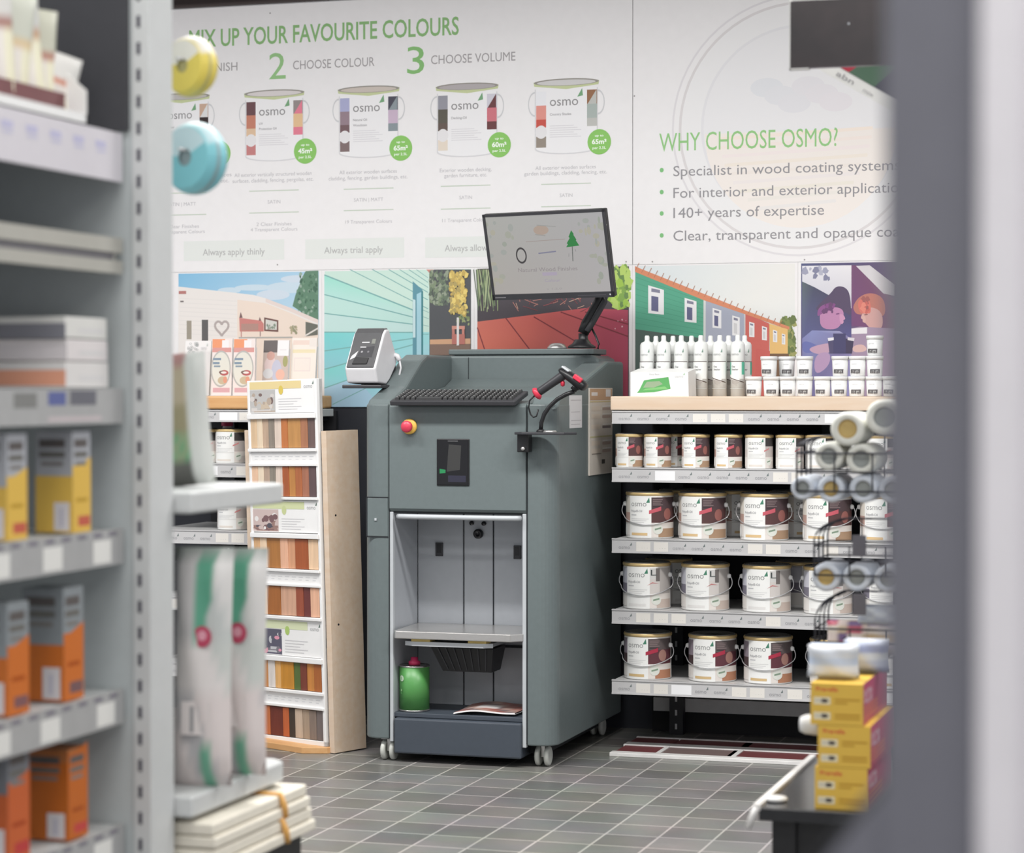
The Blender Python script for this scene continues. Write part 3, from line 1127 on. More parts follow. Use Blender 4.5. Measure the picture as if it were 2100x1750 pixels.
def can_label(m, R, H, kind):
    a = cyl_art(m, R)
    k = R / 0.0815
    g = H / 0.162
    Z = lambda z: z * g
    if kind == 'rapid':
        pal = dict(p0=-0.82, p1=0.20, left=(214, 208, 198), left2=(180, 150, 140), dark=(78, 62, 66), mid=(88, 60, 60), low=(168, 138, 112), flash=(196, 92, 104), bar=(216, 186, 140))
    elif kind == 'satin':
        pal = dict(p0=-0.72, p1=0.36, left=(196, 196, 206), left2=(120, 116, 130), dark=(206, 204, 202), mid=(206, 200, 196), low=(196, 180, 170), flash=(196, 110, 110), bar=(222, 220, 218))
    elif kind == 'floor':
        pal = dict(p0=-0.72, p1=0.30, left=(140, 130, 140), left2=(74, 58, 60), dark=(92, 82, 82), mid=(96, 54, 62), low=(176, 124, 96), flash=(170, 50, 72), bar=(206, 178, 132))
    else:
        pal = dict(p0=-0.78, p1=0.62, left=(214, 212, 210), left2=(206, 200, 196), dark=(60, 56, 56), mid=(190, 180, 176), low=(206, 198, 192), flash=(206, 130, 130), bar=(222, 214, 206))
    p0, p1 = pal['p0'], pal['p1']
    a.rect(-1.5, p0, Z(.090), Z(.143), pal['left'], 4).rect(-1.5, p0, Z(.055), Z(.090), pal['left2'], 4).rect(-1.5, p0, Z(.012), Z(.055), (222, 218, 214), 4)
    a.rect(p1, 1.5, Z(.105), Z(.143), pal['dark'], 6).rect(p1, 1.5, Z(.056), Z(.105), pal['mid'], 6).rect(p1, 1.5, Z(.006), Z(.056), (222, 215, 209), 6).rect(p1 + .30, 1.5, Z(.006), Z(.036), pal['low'], 6)
    a.up()
    if kind == 'satin':
        a.rect(0.62, 0.80, Z(.098), Z(.143), (110, 104, 102), 4).rect(0.80, 1.45, Z(.055), Z(.143), (176, 170, 166), 4)
        a.rect(0.40, 0.46, Z(.118), Z(.138), (70, 76, 76)).rect(0.40, 0.66, Z(.118), Z(.121), (90, 96, 96), 2)
    elif kind in ('rapid', 'floor'):
        for i in range(5):
            a.rect(p1 + 0.06, p1 + 0.5 - 0.05 * (i % 3), Z(.134 - .006 * i), Z(.137 - .006 * i), (126, 110, 110) if i < 4 else (60, 50, 54), 3)
        a.disc(0.95, Z(.085), 0.20, Z(.020), (160, 120, 110) if kind == 'floor' else (150, 96, 90))
    a.rect(p0, p1, Z(.004), Z(.147), (236, 236, 234), 8)
    a.up()
    w = (p1 - p0)
    # the word is laid along the arc
    vs, fs, gw = glyphs('osmo')
    kk = w * 0.70 / gw
    a.mb.use(PRINT)
    a.n += 4
    a.mb.add([a.fn(p0 + 0.10 * w + x * kk, Z(.112) + y * kk * R, a.layer) for x, y in vs], fs, (142, 142, 142))
    u1 = p0 + 0.80 * w
    a.poly([(u1 - .02, Z(.124)), (u1 + .11, Z(.143)), (u1 + .14, Z(.125))], (70, 128, 104))
    a.text('Polyx®-Oil', p0 + 0.10 * w, Z(.092), 0.0075 * g / 1.0, (150, 150, 154), width=w * 0.52, bold=0.01)
    a.rect(p0 + 0.10 * w, p0 + 0.36 * w, Z(.080), Z(.084), (190, 190, 192), 2)
    for i in range(3):
        a.rect(p0 + 0.10 * w, p0 + (0.9 - 0.1 * i) * w, Z(.068 - .006 * i), Z(.070 - .006 * i), (208, 208, 208), 4)
    a.rect(p0, p1, Z(.050), Z(.0515), (206, 204, 202), 6)
    a.rect(p0 + 0.12 * w, p0 + 0.84 * w, Z(.012), Z(.021), pal['bar'], 5)
    a.up()
    if kind in ('rapid', 'floor'):
        a.poly([(p1 - .10, Z(.086)), (p1 + .42, Z(.098)), (p1 + .42, Z(.112)), (p1 - .10, Z(.098))], pal['flash'])
    elif kind == 'satin':
        a.poly([(p1 - .12, Z(.083)), (p1 + .10, Z(.092)), (p1 + .40, Z(.090)), (p1 + .10, Z(.095))], pal['flash'])
    else:
        a.poly([(p1 - .10, Z(.080)), (p1 + .3, Z(.092)), (p1 + .3, Z(.098)), (p1 - .1, Z(.086))], pal['flash'])
    a.up()
    a.disc(p1 + .28, Z(.034), 0.22, Z(.0175), (218, 220, 212))
    a.up()
    a.line((p1 + .14, Z(.033)), (p1 + .42, Z(.038)), 0.006 * g, (130, 150, 130))
    if kind == 'rapid':
        a.disc(-1.15, Z(.03), .16, Z(.02), (232, 232, 230))
    return a


def make_can(kind, R, H, handle, label):
    t = thing('paint_can', label, 'paint can')
    m = MB(m_can)
    m.lathe([(R - .003, 0), (R, .003), (R + .0012, .006), (R, .009), (R, H - .014)], 40)
    m.build('body', t)
    m = MB(m_gold)
    m.lathe([(R, H - .014), (R + .0022, H - .012), (R + .0028, H - .006), (R + .001, H - .003), (R - .002, H - .003)], 40, caps=False)
    m.build('rim', t)
    m = MB(m_tin)
    m.lathe([(R - .002, H - .004), (R - .004, H), (R - .009, H), (R - .011, H - .006), (R - .03, H - .007), (0, H - .006)], 40, caps=False)
    m.build('lid', t)
    m = MB(PRINT)
    can_label(m, R, H, kind)
    m.build('label', t)
    if handle:
        zl = 0.118 * H / .162
        for s in (-1, 1):
            m = MB(m_knob)
            m.lathe([(0, R + .011), (.006, R + .0095), (.0085, R + .004), (.0085, R - .002)], 12, axis='x', o=(0, 0, 0))
            m.v = [Vector((p.x * s, p.y - 0.012, p.z + zl)) for p in m.v]
            m.build('lug', t)
        pts = []
        for i in range(29):
            q = PI * i / 28
            x = -math.cos(q) * (R + .008) * (1 + 0.42 * math.sin(q))
            y = -math.sqrt(max((R + .0065) ** 2 - x * x, 0.0)) if abs(x) < R + .0065 else 0.0
            pts.append((x, min(y, -0.012), zl - 0.068 * H / .162 * math.sin(q)))
        m = MB(m_wire)
        m.tube(pts, 0.0019, 6)
        m.build('bail_handle', t)
    return t


SHN = ['second shelf', 'third shelf', 'lowest shelf']


def place(proto, used, loc, rz, label, group):
    if not used:
        proto.location = loc
        proto.rotation_euler = (0, 0, rz)
        proto['label'] = label
        proto['group'] = group
        used.append(1)
        return proto
    return dup(proto, loc, rz, label, group)


BR = 0.0815
for kind, zi, xs, back, desc, grp in [
        ('rapid', 1, [(1333, 0.10), (1441, -0.02), (1568, 0.02), (1697, 0.0), (1815, 0.03)], [(1400, 1.1), (1502, 1.0), (1628, 1.0)], 'red-flash white can', 'handled cans on the second shelf'),
        ('satin', 2, [(1327, 0.0), (1447, 0.0), (1573, -0.05), (1699, 0.0), (1822, 0.02)], [(1372, 1.1), (1640, 1.0)], 'thin-swoosh white can', 'handled cans on the third shelf'),
        ('floor', 3, [(1329, -0.05), (1462, 0.02), (1576, 0.0), (1712, 0.04), (1830, 0.0)], [], 'brown-sided white can', 'handled cans on the lowest shelf')]:
    proto = make_can(kind, BR, 0.162, True, 'x')
    used = []
    for i, (px, rz) in enumerate(xs):
        yy = SY + 0.012 + BR + (0.004 * ((i * 7) % 3))
        p = on_y(px, 1000, yy)
        place(proto, used, (p.x, yy, SZ[zi]), rz, '%s with wire handle, %s from left on the %s' % (desc, ORD[i], SHN[zi - 1]), grp)
    for i, (px, rz) in enumerate(back):
        yy = SY + 0.30
        p = on_y(px, 1000, yy)
        place(proto, used, (p.x, yy, SZ[zi]), rz, '%s shaded at back of the %s, %s hidden one from left' % (desc, SHN[zi - 1], ORD[i]), grp)

R_S, H_S = 0.0465, 0.119
pa = make_can('rapid', R_S, H_S, False, 'x')
pb = make_can('small', R_S, H_S, False, 'x')
ua, ub = [], []
SM = [(1291, 0, 0), (1349, 0, 0), (1427, 0, 0), (1494, 0, 0), (1557, 1, 0), (1620, 1, 0), (1681, 1, 0), (1744, 1, 0), (1806, 1, 0)]
for i, (px, k, _) in enumerate(SM):
    yy = SY + 0.012 + R_S
    p = on_y(px, 900, yy)
    place(pb if k else pa, ub if k else ua, (p.x, yy, SZ[0]), 0.02 * ((i * 5) % 3 - 1), 'small handleless white paint can, %s from left on the top shelf' % ORD[i], 'small cans on the top shelf')
yy = SY + 0.16
dup(pa, (on_y(1383, 900, yy).x, yy, SZ[0]), 0.25, 'small white paint can set back between the second and third on the top shelf', 'small cans on the top shelf')

# can and bottle on the left unit
lc = make_can('small', 0.056, 0.128, False, 'gold-rimmed white paint can on the left unit, under crimson bottle cap')
p = on_y(474, 900, SY + .07)
lc.location = (p.x, SY + .07, SZ[0])
lc2 = dup(lc, (on_y(418, 900, SY + .07).x, SY + .07, SZ[0]), 0.1, 'white paint can on the left unit, half hidden by the hanging brush pack')
t = thing('solvent_bottle', 'bottle with crimson cap behind the can on the left unit', 'bottle', (on_y(466, 880, SY + .2).x, SY + .2, SZ[0]))
MB(m_can).lathe([(.03, 0), (.035, .01), (.035, .10), (.016, .13), (.016, .135)], 20).build('body', t)
MB(pm('crimson_cap', (196, 50, 96), 0.4)).lathe([(.022, .134), (.022, .152), (.018, .156), (0, .156)], 20).build('cap', t)

# lower left unit: a tin on each lower shelf glimpsed beside the bag
for k, z in enumerate((SZ[1],)):
    dup(lc, (on_y(478, 1060, SY + .09).x, SY + .09, z), 0, 'white paint can on the lower shelf of the left unit')

# ------------------------------------------------------------ on the beech worktop
WT = 1.228
m_tube = pm('tube_white_plastic', (226, 228, 226), 0.35, var=0.02)


def make_tube(green):
    t = thing('sealant_cartridge', 'x', 'cartridge')
    m = MB(m_tube)
    R = .0245
    m.lathe([(R, 0), (R, .178), (R - .001, .181), (.020, .187), (.010, .191), (.0085, .196), (.0085, .208), (.006, .212), (0, .212)], 24)
    m.build('body', t)
    m = MB(PRINT)
    a = cyl_art(m, R)
    a.rect(-1.2, 1.2, .060, .1185, (232, 234, 232), 8)
    if green:
        a.rect(-1.4, -0.75, .075, .118, (96, 184, 156), 4).rect(0.85, 1.4, .075, .118, (96, 184, 156), 4)
    a.up()
    vs, fs, gw = glyphs('osmo')
    k = 1.1 / gw
    m.use(PRINT)
    a.n += 4
    m.add([a.fn(-.7 + x * k, .142 + y * k * R, a.layer) for x, y in vs], fs, (168, 170, 170))
    a.poly([(.42, .152), (.62, .166), (.66, .153)], (120, 150, 136))
    a.rect(-1.3, 1.3, .1185, .121, (96, 84, 80), 8)
    a.text('Gap', -.6, .100, .0055, (120, 120, 122), width=.55, bold=.02)
    a.text('Sealer', -.6, .090, .0055, (120, 120, 122), width=1.0, bold=.02)
    a.disc(-.05, .055, .62, .017, (232, 232, 230))
    a.up()
    a.poly([(-.05 + .6 * math.cos(q), .055 + .0165 * math.sin(q)) for q in [PI + PI * i / 12 - .25 for i in range(13)]], (172, 166, 160))
    a.line((-1.2, .066), (1.2, .048), .003, (90, 76, 70))
    a.rect(-1.2, 1.2, .026, .0275, (206, 208, 206), 6)
    m.build('label', t)
    return t


tp, tg = make_tube(False), make_tube(True)
u1, u2 = [], []
TX = [(1327, 0), (1361, 0), (1397, 0), (1437, 0), (1476, 0), (1513, 1)]
for i, (px, g) in enumerate(TX):
    yy = 7.79
    place(tg if g else tp, u2 if g else u1, (on_y(px, 760, yy).x, yy, WT), 0.1 * ((i * 3) % 3 - 1),
          'white sealant tube, %s from left in the front row' % ORD[i], 'sealant tubes on the worktop')
for i, px in enumerate([1345, 1380, 1418, 1457, 1494, 1527]):
    yy = 7.86
    g = px > 1520
    place(tg if g else tp, u2 if g else u1, (on_y(px, 760, yy).x, yy, WT), 0.2,
          'white sealant tube, %s from left in the back row' % ORD[i], 'sealant tubes on the worktop')

t = thing('wipes_carton', 'white carton with green wipes picture in front of the sealant tubes', 'carton', (on_y(1360, 800, 7.70).x, 7.70, WT), math.radians(-3))
m = MB(pm('white_card', (232, 232, 231), 0.5, var=0.01))
w = .104
m.hexa([(-w, -.045, 0), (w, -.045, 0), (-w, .05, 0), (w, .05, 0), (-w, -.045, .083), (w * .98, -.045, .083), (-w, .05, .096), (w * .98, .05, .096)])
a = Art(m, lambda u, v, l: (u, -.045 - .0006 * l, v))
a.poly([(-.08, .012), (-.072, .022), (-.055, .055), (-.02, .060), (.032, .066), (.036, .045), (.04, .026), (-.02, .014)], (96, 168, 100))
a.up()
a.poly([(-.058, .030), (-.045, .050), (.0, .052), (.012, .042), (-.02, .030)], (150, 170, 140))
a.poly([(-.06, .02), (.03, .026), (.02, .034), (-.05, .026)], (128, 190, 120))
a.logo(.055, .064, .03, (196, 196, 198), (150, 190, 150))
a.text('Easy Pads', -.035, .073, .005, (170, 170, 172), width=.035)
m.build('box', t)

m_tub = pm('tub_white_plastic', (228, 229, 229), 0.35, var=0.02)


def make_tub():
    t = thing('filler_tub', 'x', 'tub')
    MB(m_tub).lathe([(.0235, 0), (.025, .003), (.0275, .056)], 24).build('body', t)
    MB(m_tub).lathe([(.0275, .056), (.0295, .056), (.0298, .066), (.0285, .068), (0, .068)], 24).build('lid', t)
    m = MB(PRINT)
    a = cyl_art(m, .0268)
    a.text('osmo', -.5, .040, .004, (190, 190, 192), width=.7)
    # dark rounded emblem like a row of tools
    a.rect(-.62, .62, .020, .0235, (96, 94, 96), 5)
    for u in (-.55, -.05, .5):
        a.rect(u - .09, u + .09, .010, .0215, (92, 90, 92), 2)
    a.disc(-.3, .014, .14, .004, (110, 108, 108)).disc(.25, .013, .14, .004, (110, 108, 108))
    m.build('label', t)
    return t


tt = make_tub()
ut = []
for row, (pxs, z) in enumerate([([1546, 1582, 1616, 1650, 1687, 1721, 1757, 1793, 1827], 0), ([1577, 1608, 1650, 1723, 1759, 1794], .0685), ([1794], .137)]):
    for i, px in enumerate(pxs):
        yy = 7.74
        if row == 1:
            i2 = i
        place(tt, ut, (on_y(px, 790, yy).x, yy if px != 1608 else yy + .05, WT + z), 0.12 * ((i * 3) % 4 - 1.5),
              'small white filler tub, %s from the left in the %s row' % (ORD[i], ['bottom', 'middle', 'top'][row]) if row < 2 else 'small white filler tub alone on top of the stacked tubs', 'stacked filler tubs')
# a base row behind carries the set-back tub of the middle row
dup(tt, (on_y(1608, 790, 7.79).x, 7.79 + .012, WT), 0, 'white filler tub behind the bottom row, carrying the set-back tub', 'stacked filler tubs')

# ------------------------------------------------------------ sample boards on the floor below the shelf
m_wtrim = pm('white_board_edge', (226, 224, 222), 0.4)
m_dkred = pm('dark_red_boards', (112, 60, 62), 0.45, var=0.12, scale=10, stretch=(1, 10, 1))
m_deck = pm('grey_brown_boards', (118, 100, 98), 0.5, var=0.1, scale=10, stretch=(1, 10, 1))
for (px0, px1, lab, sp) in [(1221, 1472, 'low white framed panel of dark red boards on floor, beside machine caster', True), (1478, 1700, 'low white framed panel of dark red boards on floor, towards the yellow boxes', False)]:
    x0, x1 = on_z(px0, 1550, .03).x, on_z(px1, 1556, .03).x
    r = thing('floor_sample_panel', lab, 'sample panel', ((x0 + x1) / 2, 7.8, 0))
    for y, w in ((7.545, .042), (7.735, .062), (7.922, .016)):
        rbox('frame_rail', r, m_wtrim, x0, x1, y, y + w, 0, .0135, .002, world=True)
    xx = [x0, x0 + .16, x0 + .42, x1] if sp else [x0, x0 + .5, x1]
    for i in range(len(xx) - 1):
        rbox('sample_board', r, [m_dkred, m_deck][i % 2], xx[i] + .008, xx[i + 1] - .008, 7.588, 7.734, 0, .010, 0, world=True)
        rbox('sample_board', r, m_dkred, xx[i] + .004, xx[i + 1] - .004, 7.798, 7.921, 0, .010, 0, world=True)
        if i:
            rbox('frame_rail', r, m_wtrim, xx[i] - .008, xx[i] + .008, 7.587, 7.735, 0, .0128, 0, world=True)
# ------------------------------------------------------------ paint mixing machine
YF, YB = 7.22, 8.12
MX0 = on_y(742, 1100, YF).x
MXL = on_y(798, 1100, YF).x
MXR = on_y(1080, 1100, YF).x
MX1 = MXR + (MXL - MX0)
m_mach = pm('machine_grey_green', (103, 113, 114), 0.42, var=0.03, scale=60)
m_machd = pm('machine_slate_blue', (68, 75, 85), 0.42, var=0.03, scale=60)
m_alu = pm('light_grey_metal', (186, 190, 194), 0.35, var=0.02)
m_int = pm('interior_grey', (172, 176, 182), 0.4, var=0.02)
m_seam = pm('seam_dark', (34, 38, 42), 0.7)
m_steel = pm('brushed_steel', (206, 204, 202), 0.28, 0.75, var=0.06, scale=40, stretch=(1, 20, 20))
m_blk = pm('black_plastic', (26, 26, 29), 0.4)
m_blk2 = pm('charcoal_plastic', (52, 52, 56), 0.45)


def zf(py):  # height of a photo row on the machine front
    return on_y(940, py, YF).z


mach = thing('paint_mixing_machine', 'tall grey green paint mixing machine on casters with open can bay', 'paint mixing machine', ((MX0 + MX1) / 2, 7.6, 0))
ZB = 0.075


def arc(cx, cy, r, a0, a1, n=8):
    return [(cx + r * math.cos(a0 + (a1 - a0) * i / n), cy + r * math.sin(a0 + (a1 - a0) * i / n)) for i in range(n + 1)]


RC = 0.06
ZT = zf(829)
# left column (plan outline with a rounded front corner)
m = MB(m_mach)
pl = arc(MX0 + RC, YF + RC, RC, PI, 1.5 * PI) + [(MXL - .002, YF), (MXL - .002, YB)] + [(MX0, YB)]
m.prism(pl, 'z', ZB, ZT)
m.build('side_column', mach, world=True, bevel=0.006, seg=3)
# cheeks: the sloping tops that climb to the rear hood
prof = [(YF + .012, ZT - .02), (YF + .06, ZT + .022), (YF + .40, ZT + .088), (YF + .68, 1.353), (YB, 1.353), (YB, ZT - .02)]
ZH = 1.374
profl = [(YF + .012, ZT - .02), (YF + .05, ZT + .016), (7.40, 1.262), (7.56, ZH - .02), (7.62, ZH), (YB, ZH), (YB, ZT - .02)]
m = MB(m_mach).prism(profl, 'x', MX0 + .006, MXL - .004)
m.build('cheek', mach, world=True, bevel=0.012, seg=3)
m = MB(m_mach)
pl = [(MXR + .002, YF)] + arc(MX1 - RC, YF + RC, RC, 1.5 * PI, 2 * PI) + arc(MX1 - .05, YB - .05, .05, 0, PI / 2) + [(MXR + .002, YB)]
m.prism(pl, 'z', ZB, ZT)
m.build('side_column', mach, world=True, bevel=0.005, seg=2)
m = MB(m_mach).prism(prof, 'x', MXR + .004, MX1 - .001)
m.build('cheek', mach, world=True, bevel=0.012, seg=3)
# keyboard deck and rear hood
m = MB(m_mach).prism([(YF + .01, ZT), (7.80, 1.262), (7.88, 1.290), (7.885, 1.10), (YF + .01, 1.10)], 'x', MXL - .003, MXR + .003)
m.build('deck', mach, world=True, bevel=0.003)
ZH = 1.374
m = MB(m_mach)
hx0, hx1 = MX0 + .03, MX1 - .028
hp = [(hx0, 1.2), (hx0, ZH - .03), (hx0 + .03, ZH), (hx1 - .03, ZH), (hx1 - .008, ZH - .012), (hx1, ZH - .03), (hx1, 1.2)]
m.prism(hp, 'y', 7.885, YB - .002)
m.build('hood', mach, world=True, bevel=0.008, seg=3)
sx = on_y(960, 760, 7.88).x
MB(m_seam).box(sx - .0012, sx + .0012, 7.8835, 7.886, 1.262, ZH - .006).build('hood_seam', mach, world=True)
lx0, lx1 = on_y(925, 715, 7.95).x, on_y(1222, 715, 7.95).x
tpl = rbox('top_plate', mach, m_mach, lx0, lx1, 7.92, 8.10, ZH + .004, ZH + .024, .004, world=True)
MB(m_seam).box(lx0 + .02, lx1 - .02, 7.93, 8.09, ZH - .001, ZH + .006).build('plate_gasket', mach, world=True).parent = tpl
cx = on_y(1142, 712, 7.96).x
MB(m_steel).lathe([(.036, ZH + .024), (.036, ZH + .030), (.026, ZH + .042), (.010, ZH + .046), (0, ZH + .046)], 24, o=(cx, 7.965, 0)).build('steel_cap', mach, world=True)

# front door panel
zp0 = zf(1051)
m = MB(m_mach)
m.prism([(YF - .004, zp0 + .01), (YF - .004, ZT - .008), (YF + .006, ZT + .002), (YF + .05, ZT + .004), (YF + .05, zp0), (YF + .004, zp0)], 'x', MXL + .0015, MXR - .0015)
panel = m.build('front_panel', mach, world=True, bevel=0.003)
for x in (MXL, MXR):
    MB(m_seam).box(x - .0022, x + .0022, YF + .004, YF + .03, ZB + .005, ZT - .01).build('seam', mach, world=True)
MB(m_seam).box(MXL, MXR, YF + .008, YF + .05, zp0 - .006, zp0 + .002).build('seam', mach, world=True)

# emergency stop
c = on_y(841, 875, YF - .004)
m = MB(pm('safety_yellow', (226, 182, 84), 0.4))
m.lathe([(.024, 0), (.026, -.003), (.026, -.010), (.022, -.013), (0, -.013)], 24, axis='y', o=(c.x, YF - .004, c.z))
eb = m.build('emergency_stop', mach, world=True)
m = MB(pm('stop_red', (206, 60, 84), 0.35))
m.lathe([(.012, -.012), (.012, -.026), (.019, -.028), (.020, -.036), (.016, -.042), (0, -.043)], 24, axis='y', o=(c.x, YF - .004, c.z))
sk = m.build('stop_knob')
fix_child(sk, mach)
sk.parent = eb
# inspection window
p0, p1 = on_y(896, 900, YF - .004), on_y(963, 997, YF - .004)
wf = rbox('window_frame', mach, m_blk, p0.x, p1.x, YF - .008, YF - .003, p1.z, p0.z, .003, world=True)
m = MB(pm('smoked_glass', (18, 18, 21), 0.08))
m.box(p0.x + .004, p1.x - .004, YF - .0095, YF - .007, p1.z + .004, p0.z - .004)
a = Art(m, lambda u, v, l: (u, YF - .0095 - .0004 * l, v))
w, h = p1.x - p0.x, p0.z - p1.z
a.poly([(p0.x + .32 * w, p1.z + .3 * h), (p0.x + .72 * w, p1.z + .34 * h), (p0.x + .76 * w, p1.z + .86 * h), (p0.x + .38 * w, p1.z + .88 * h)], (58, 58, 58))
a.rect(p0.x + .35 * w, p0.x + .66 * w, p1.z + .945 * h, p1.z + .96 * h, (110, 110, 112))
a.rect(p0.x + .36 * w, p0.x + .9 * w, p1.z + .08 * h, p1.z + .22 * h, (46, 46, 62))
a.poly([(p0.x + .10 * w, p1.z + .26 * h), (p0.x + .28 * w, p1.z + .27 * h), (p0.x + .28 * w, p1.z + .34 * h), (p0.x + .10 * w, p1.z + .36 * h)], (40, 130, 80))
m.build('window_pane', mach, world=True).parent = wf

# left hatch
q0, q1 = on_y(752, 1020, YF), on_y(796, 1102, YF)
m = MB(m_seam)
for (x0, x1, z0, z1) in [(q0.x, q1.x, q0.z - .002, q0.z + .002), (q0.x, q1.x, q1.z - .002, q1.z + .002), (q0.x - .002, q0.x + .002, q1.z, q0.z)]:
    m.box(x0, x1, YF - .0012, YF + .004, z0, z1)
m.build('hatch_outline', mach, world=True)
hdo = rbox('hatch_door', mach, m_mach, q0.x + .003, q1.x - .001, YF - .002, YF + .004, q1.z + .003, q0.z - .003, .001, world=True)
MB(m_alu).box(q0.x + .030, q0.x + .037, YF - .006, YF - .0015, q0.z - .078, q0.z - .07).build('hatch_catch', mach, world=True).parent = hdo

# open can bay
YI = 7.47
zb0 = zf(1478)
ix0, ix1 = on_y(806, 1100, YF).x, on_y(1071, 1100, YF).x
zs = zf(1528)
for x0, x1 in ((MXL + .002, ix0), (ix1, MXR - .002)):
    rbox('bay_trim', mach, m_alu, x0, x1, YF + .001, YF + .02, zs, zp0 - .002, .002, world=True)
MB(m_int).box(MXL + .001, ix0 - .002, YF + .02, YI, ZB + .05, zp0 - .002).build('bay_side', mach, world=True)
MB(m_int).box(ix1 + .002, MXR - .001, YF + .02, YI, ZB + .05, zp0 - .002).build('bay_side', mach, world=True)
MB(m_seam).box(ix0 - .002, ix1 + .002, YI + .012, YI + .02, ZB + .05, 1.0).build('bay_back_gap', mach, world=True)
gx = [ix0 - .002, on_y(856, 1100, YI).x, on_y(951, 1100, YI).x, on_y(1012, 1100, YI).x, ix1 + .01]
gx[0] = gx[1]
for i in range(1, 4):
    x0, x1 = gx[i] + (.002 if i > 1 else 0.002), gx[i + 1] - .003
    for z0, z1 in ((.165, zf(1343)), (zf(1338), zp0 - .003)):
        rbox('bay_back_panel', mach, m_int, x0, min(x1, ix1), YI, YI + .012, z0, z1, .0015, world=True)
rbox('bay_floor', mach, m_machd, MXL + .004, MXR - .004, YF + .012, YI + .01, .150, .165, .002, world=True)
MB(m_machd).box(MXL + .004, MXR - .004, YF + .05, YI + .02, zp0 - .004, zp0 + .008).build('bay_roof', mach, world=True)
# handle bar under the door
hx0_, hx1_ = on_y(816, 1060, YF - .01).x, on_y(1067, 1060, YF - .01).x
m = MB(m_alu)
zh = zf(1061)
m.tube([(hx0_, YF - .006, zh), (hx0_ + .01, YF - .016, zh), (hx0_ + .06, YF - .022, zh), ((hx0_ + hx1_) / 2, YF - .025, zh), (hx1_ - .06, YF - .022, zh), (hx1_ - .01, YF - .016, zh), (hx1_, YF - .006, zh)], .0085, 10)
m.build('door_handle', mach, world=True)
# locks and labels on the back of the bay
for px, py, r in [(968, 1073, .0075), (993, 1074, .0075)]:
    c = on_y(px, py, YI)
    MB(m_blk).lathe([(r, 0), (r, -.008), (0, -.008)], 16, axis='y', o=(c.x, YI, c.z)).build('stud', mach, world=True)
c = on_y(982, 1095, YI)
MB(m_blk).lathe([(.0165, 0), (.0165, -.012), (.013, -.016), (.007, -.016), (.006, -.012), (0, -.012)], 24, axis='y', o=(c.x, YI, c.z)).build('lock', mach, world=True)
for x0, x1, y0, y1 in [(894, 909, 1113, 1141), (1054, 1069, 1119, 1147)]:
    c0, c1 = on_y(x0, y0, YI), on_y(x1, y1, YI)
    spl = rbox('socket_plate', mach, m_blk2, c0.x, c1.x, YI - .006, YI, c1.z, c0.z, .001, world=True)
    MB(m_blk).box(c0.x + .005, c1.x - .005, YI - .0065, YI - .004, c1.z + .012, c0.z - .004).build('socket_hole', mach, world=True).parent = spl
# can tray
zt = zf(1296)
tx0, tx1 = on_y(806, 1300, YF - .03).x, on_y(1068, 1300, YF - .03).x
m = MB(m_steel)
m.prism([(tx0, YF - .02), (tx0 + .01, YF - .034), (tx1 - .035, YF - .034), (tx1, YF + .0), (ix1, YI - .002), (ix0, YI - .002)], 'z', zt - .026, zt)
ctray = m.build('can_tray', mach, world=True, bevel=.003)
g0, g1 = on_y(832, 1320, YF).x, on_y(1012, 1320, YF).x
m = MB(m_alu).prism([(g0, YF - .005), (g1, YF - .005), (g1 - .03, YF - .02), (g0 + .03, YF - .02)], 'z', zf(1327), zf(1318))
m.box(g0 + .01, g1 - .01, YF - .004, YI - .02, zf(1327), zf(1320))
m.build('tray_plate', mach, world=True).parent = ctray
m_yel = pm('yellow_buffer', (218, 192, 116), 0.5)
for x0, x1 in ((846, 885), (962, 1000)):
    rbox('buffer', mach, m_yel, on_y(x0, 1314, YF).x, on_y(x1, 1314, YF).x, YF - .015, YF + .04, zf(1319), zf(1311), .002, world=True).parent = ctray
# black ribbed drip cup below the tray
bx0, bx1, bz0, bz1 = on_y(898, 1328, YF + .1).x, on_y(1024, 1328, YF + .1).x, on_y(960, 1376, YF + .08).z, on_y(960, 1327, YF + .08).z
m = MB(m_blk)
y0, y1 = YF + .03, YF + .17
tp = [(bx0, y0, bz1), (bx1, y0, bz1), (bx0, y1, bz1), (bx1, y1, bz1)]
bt = [(bx0 + .035, y0 + .02, bz0), (bx1 - .012, y0 + .02, bz0), (bx0 + .035, y1 - .02, bz0), (bx1 - .012, y1 - .02, bz0)]
m.hexa(bt + tp)
m.use(m_blk2)
for k in range(7):
    t = (k + .5) / 7
    xa, xb = bx0 + .01 + (bx1 - bx0 - .02) * t, bx0 + .045 + (bx1 - bx0 - .065) * t
    m.hexa([(xb - .002, y0 + .016, bz0 + .005), (xb + .002, y0 + .016, bz0 + .005), (xb - .002, y0 + .024, bz0 + .005), (xb + .002, y0 + .024, bz0 + .005),
            (xa - .002, y0 - .004, bz1), (xa + .002, y0 - .004, bz1), (xa - .002, y0 + .004, bz1), (xa + .002, y0 + .004, bz1)])
m.build('drip_basket', mach, world=True)
MB(m_seam).box(ix0, ix1, YI - .004, YI + .004, zf(1343), zf(1338)).build('bay_rail', mach, world=True)
# lower drawer front
dx0, dx1 = on_y(808, 1520, YF - .006).x, on_y(1069, 1520, YF - .006).x
rbox('drawer_front', mach, m_machd, dx0, dx1, YF - .008, YF + .25, .030, zb0, .006, world=True)
MB(m_seam).box(MX0 + .06, MX1 - .06, YF + .10, YB - .06, .035, .08).build('chassis', mach, world=True)

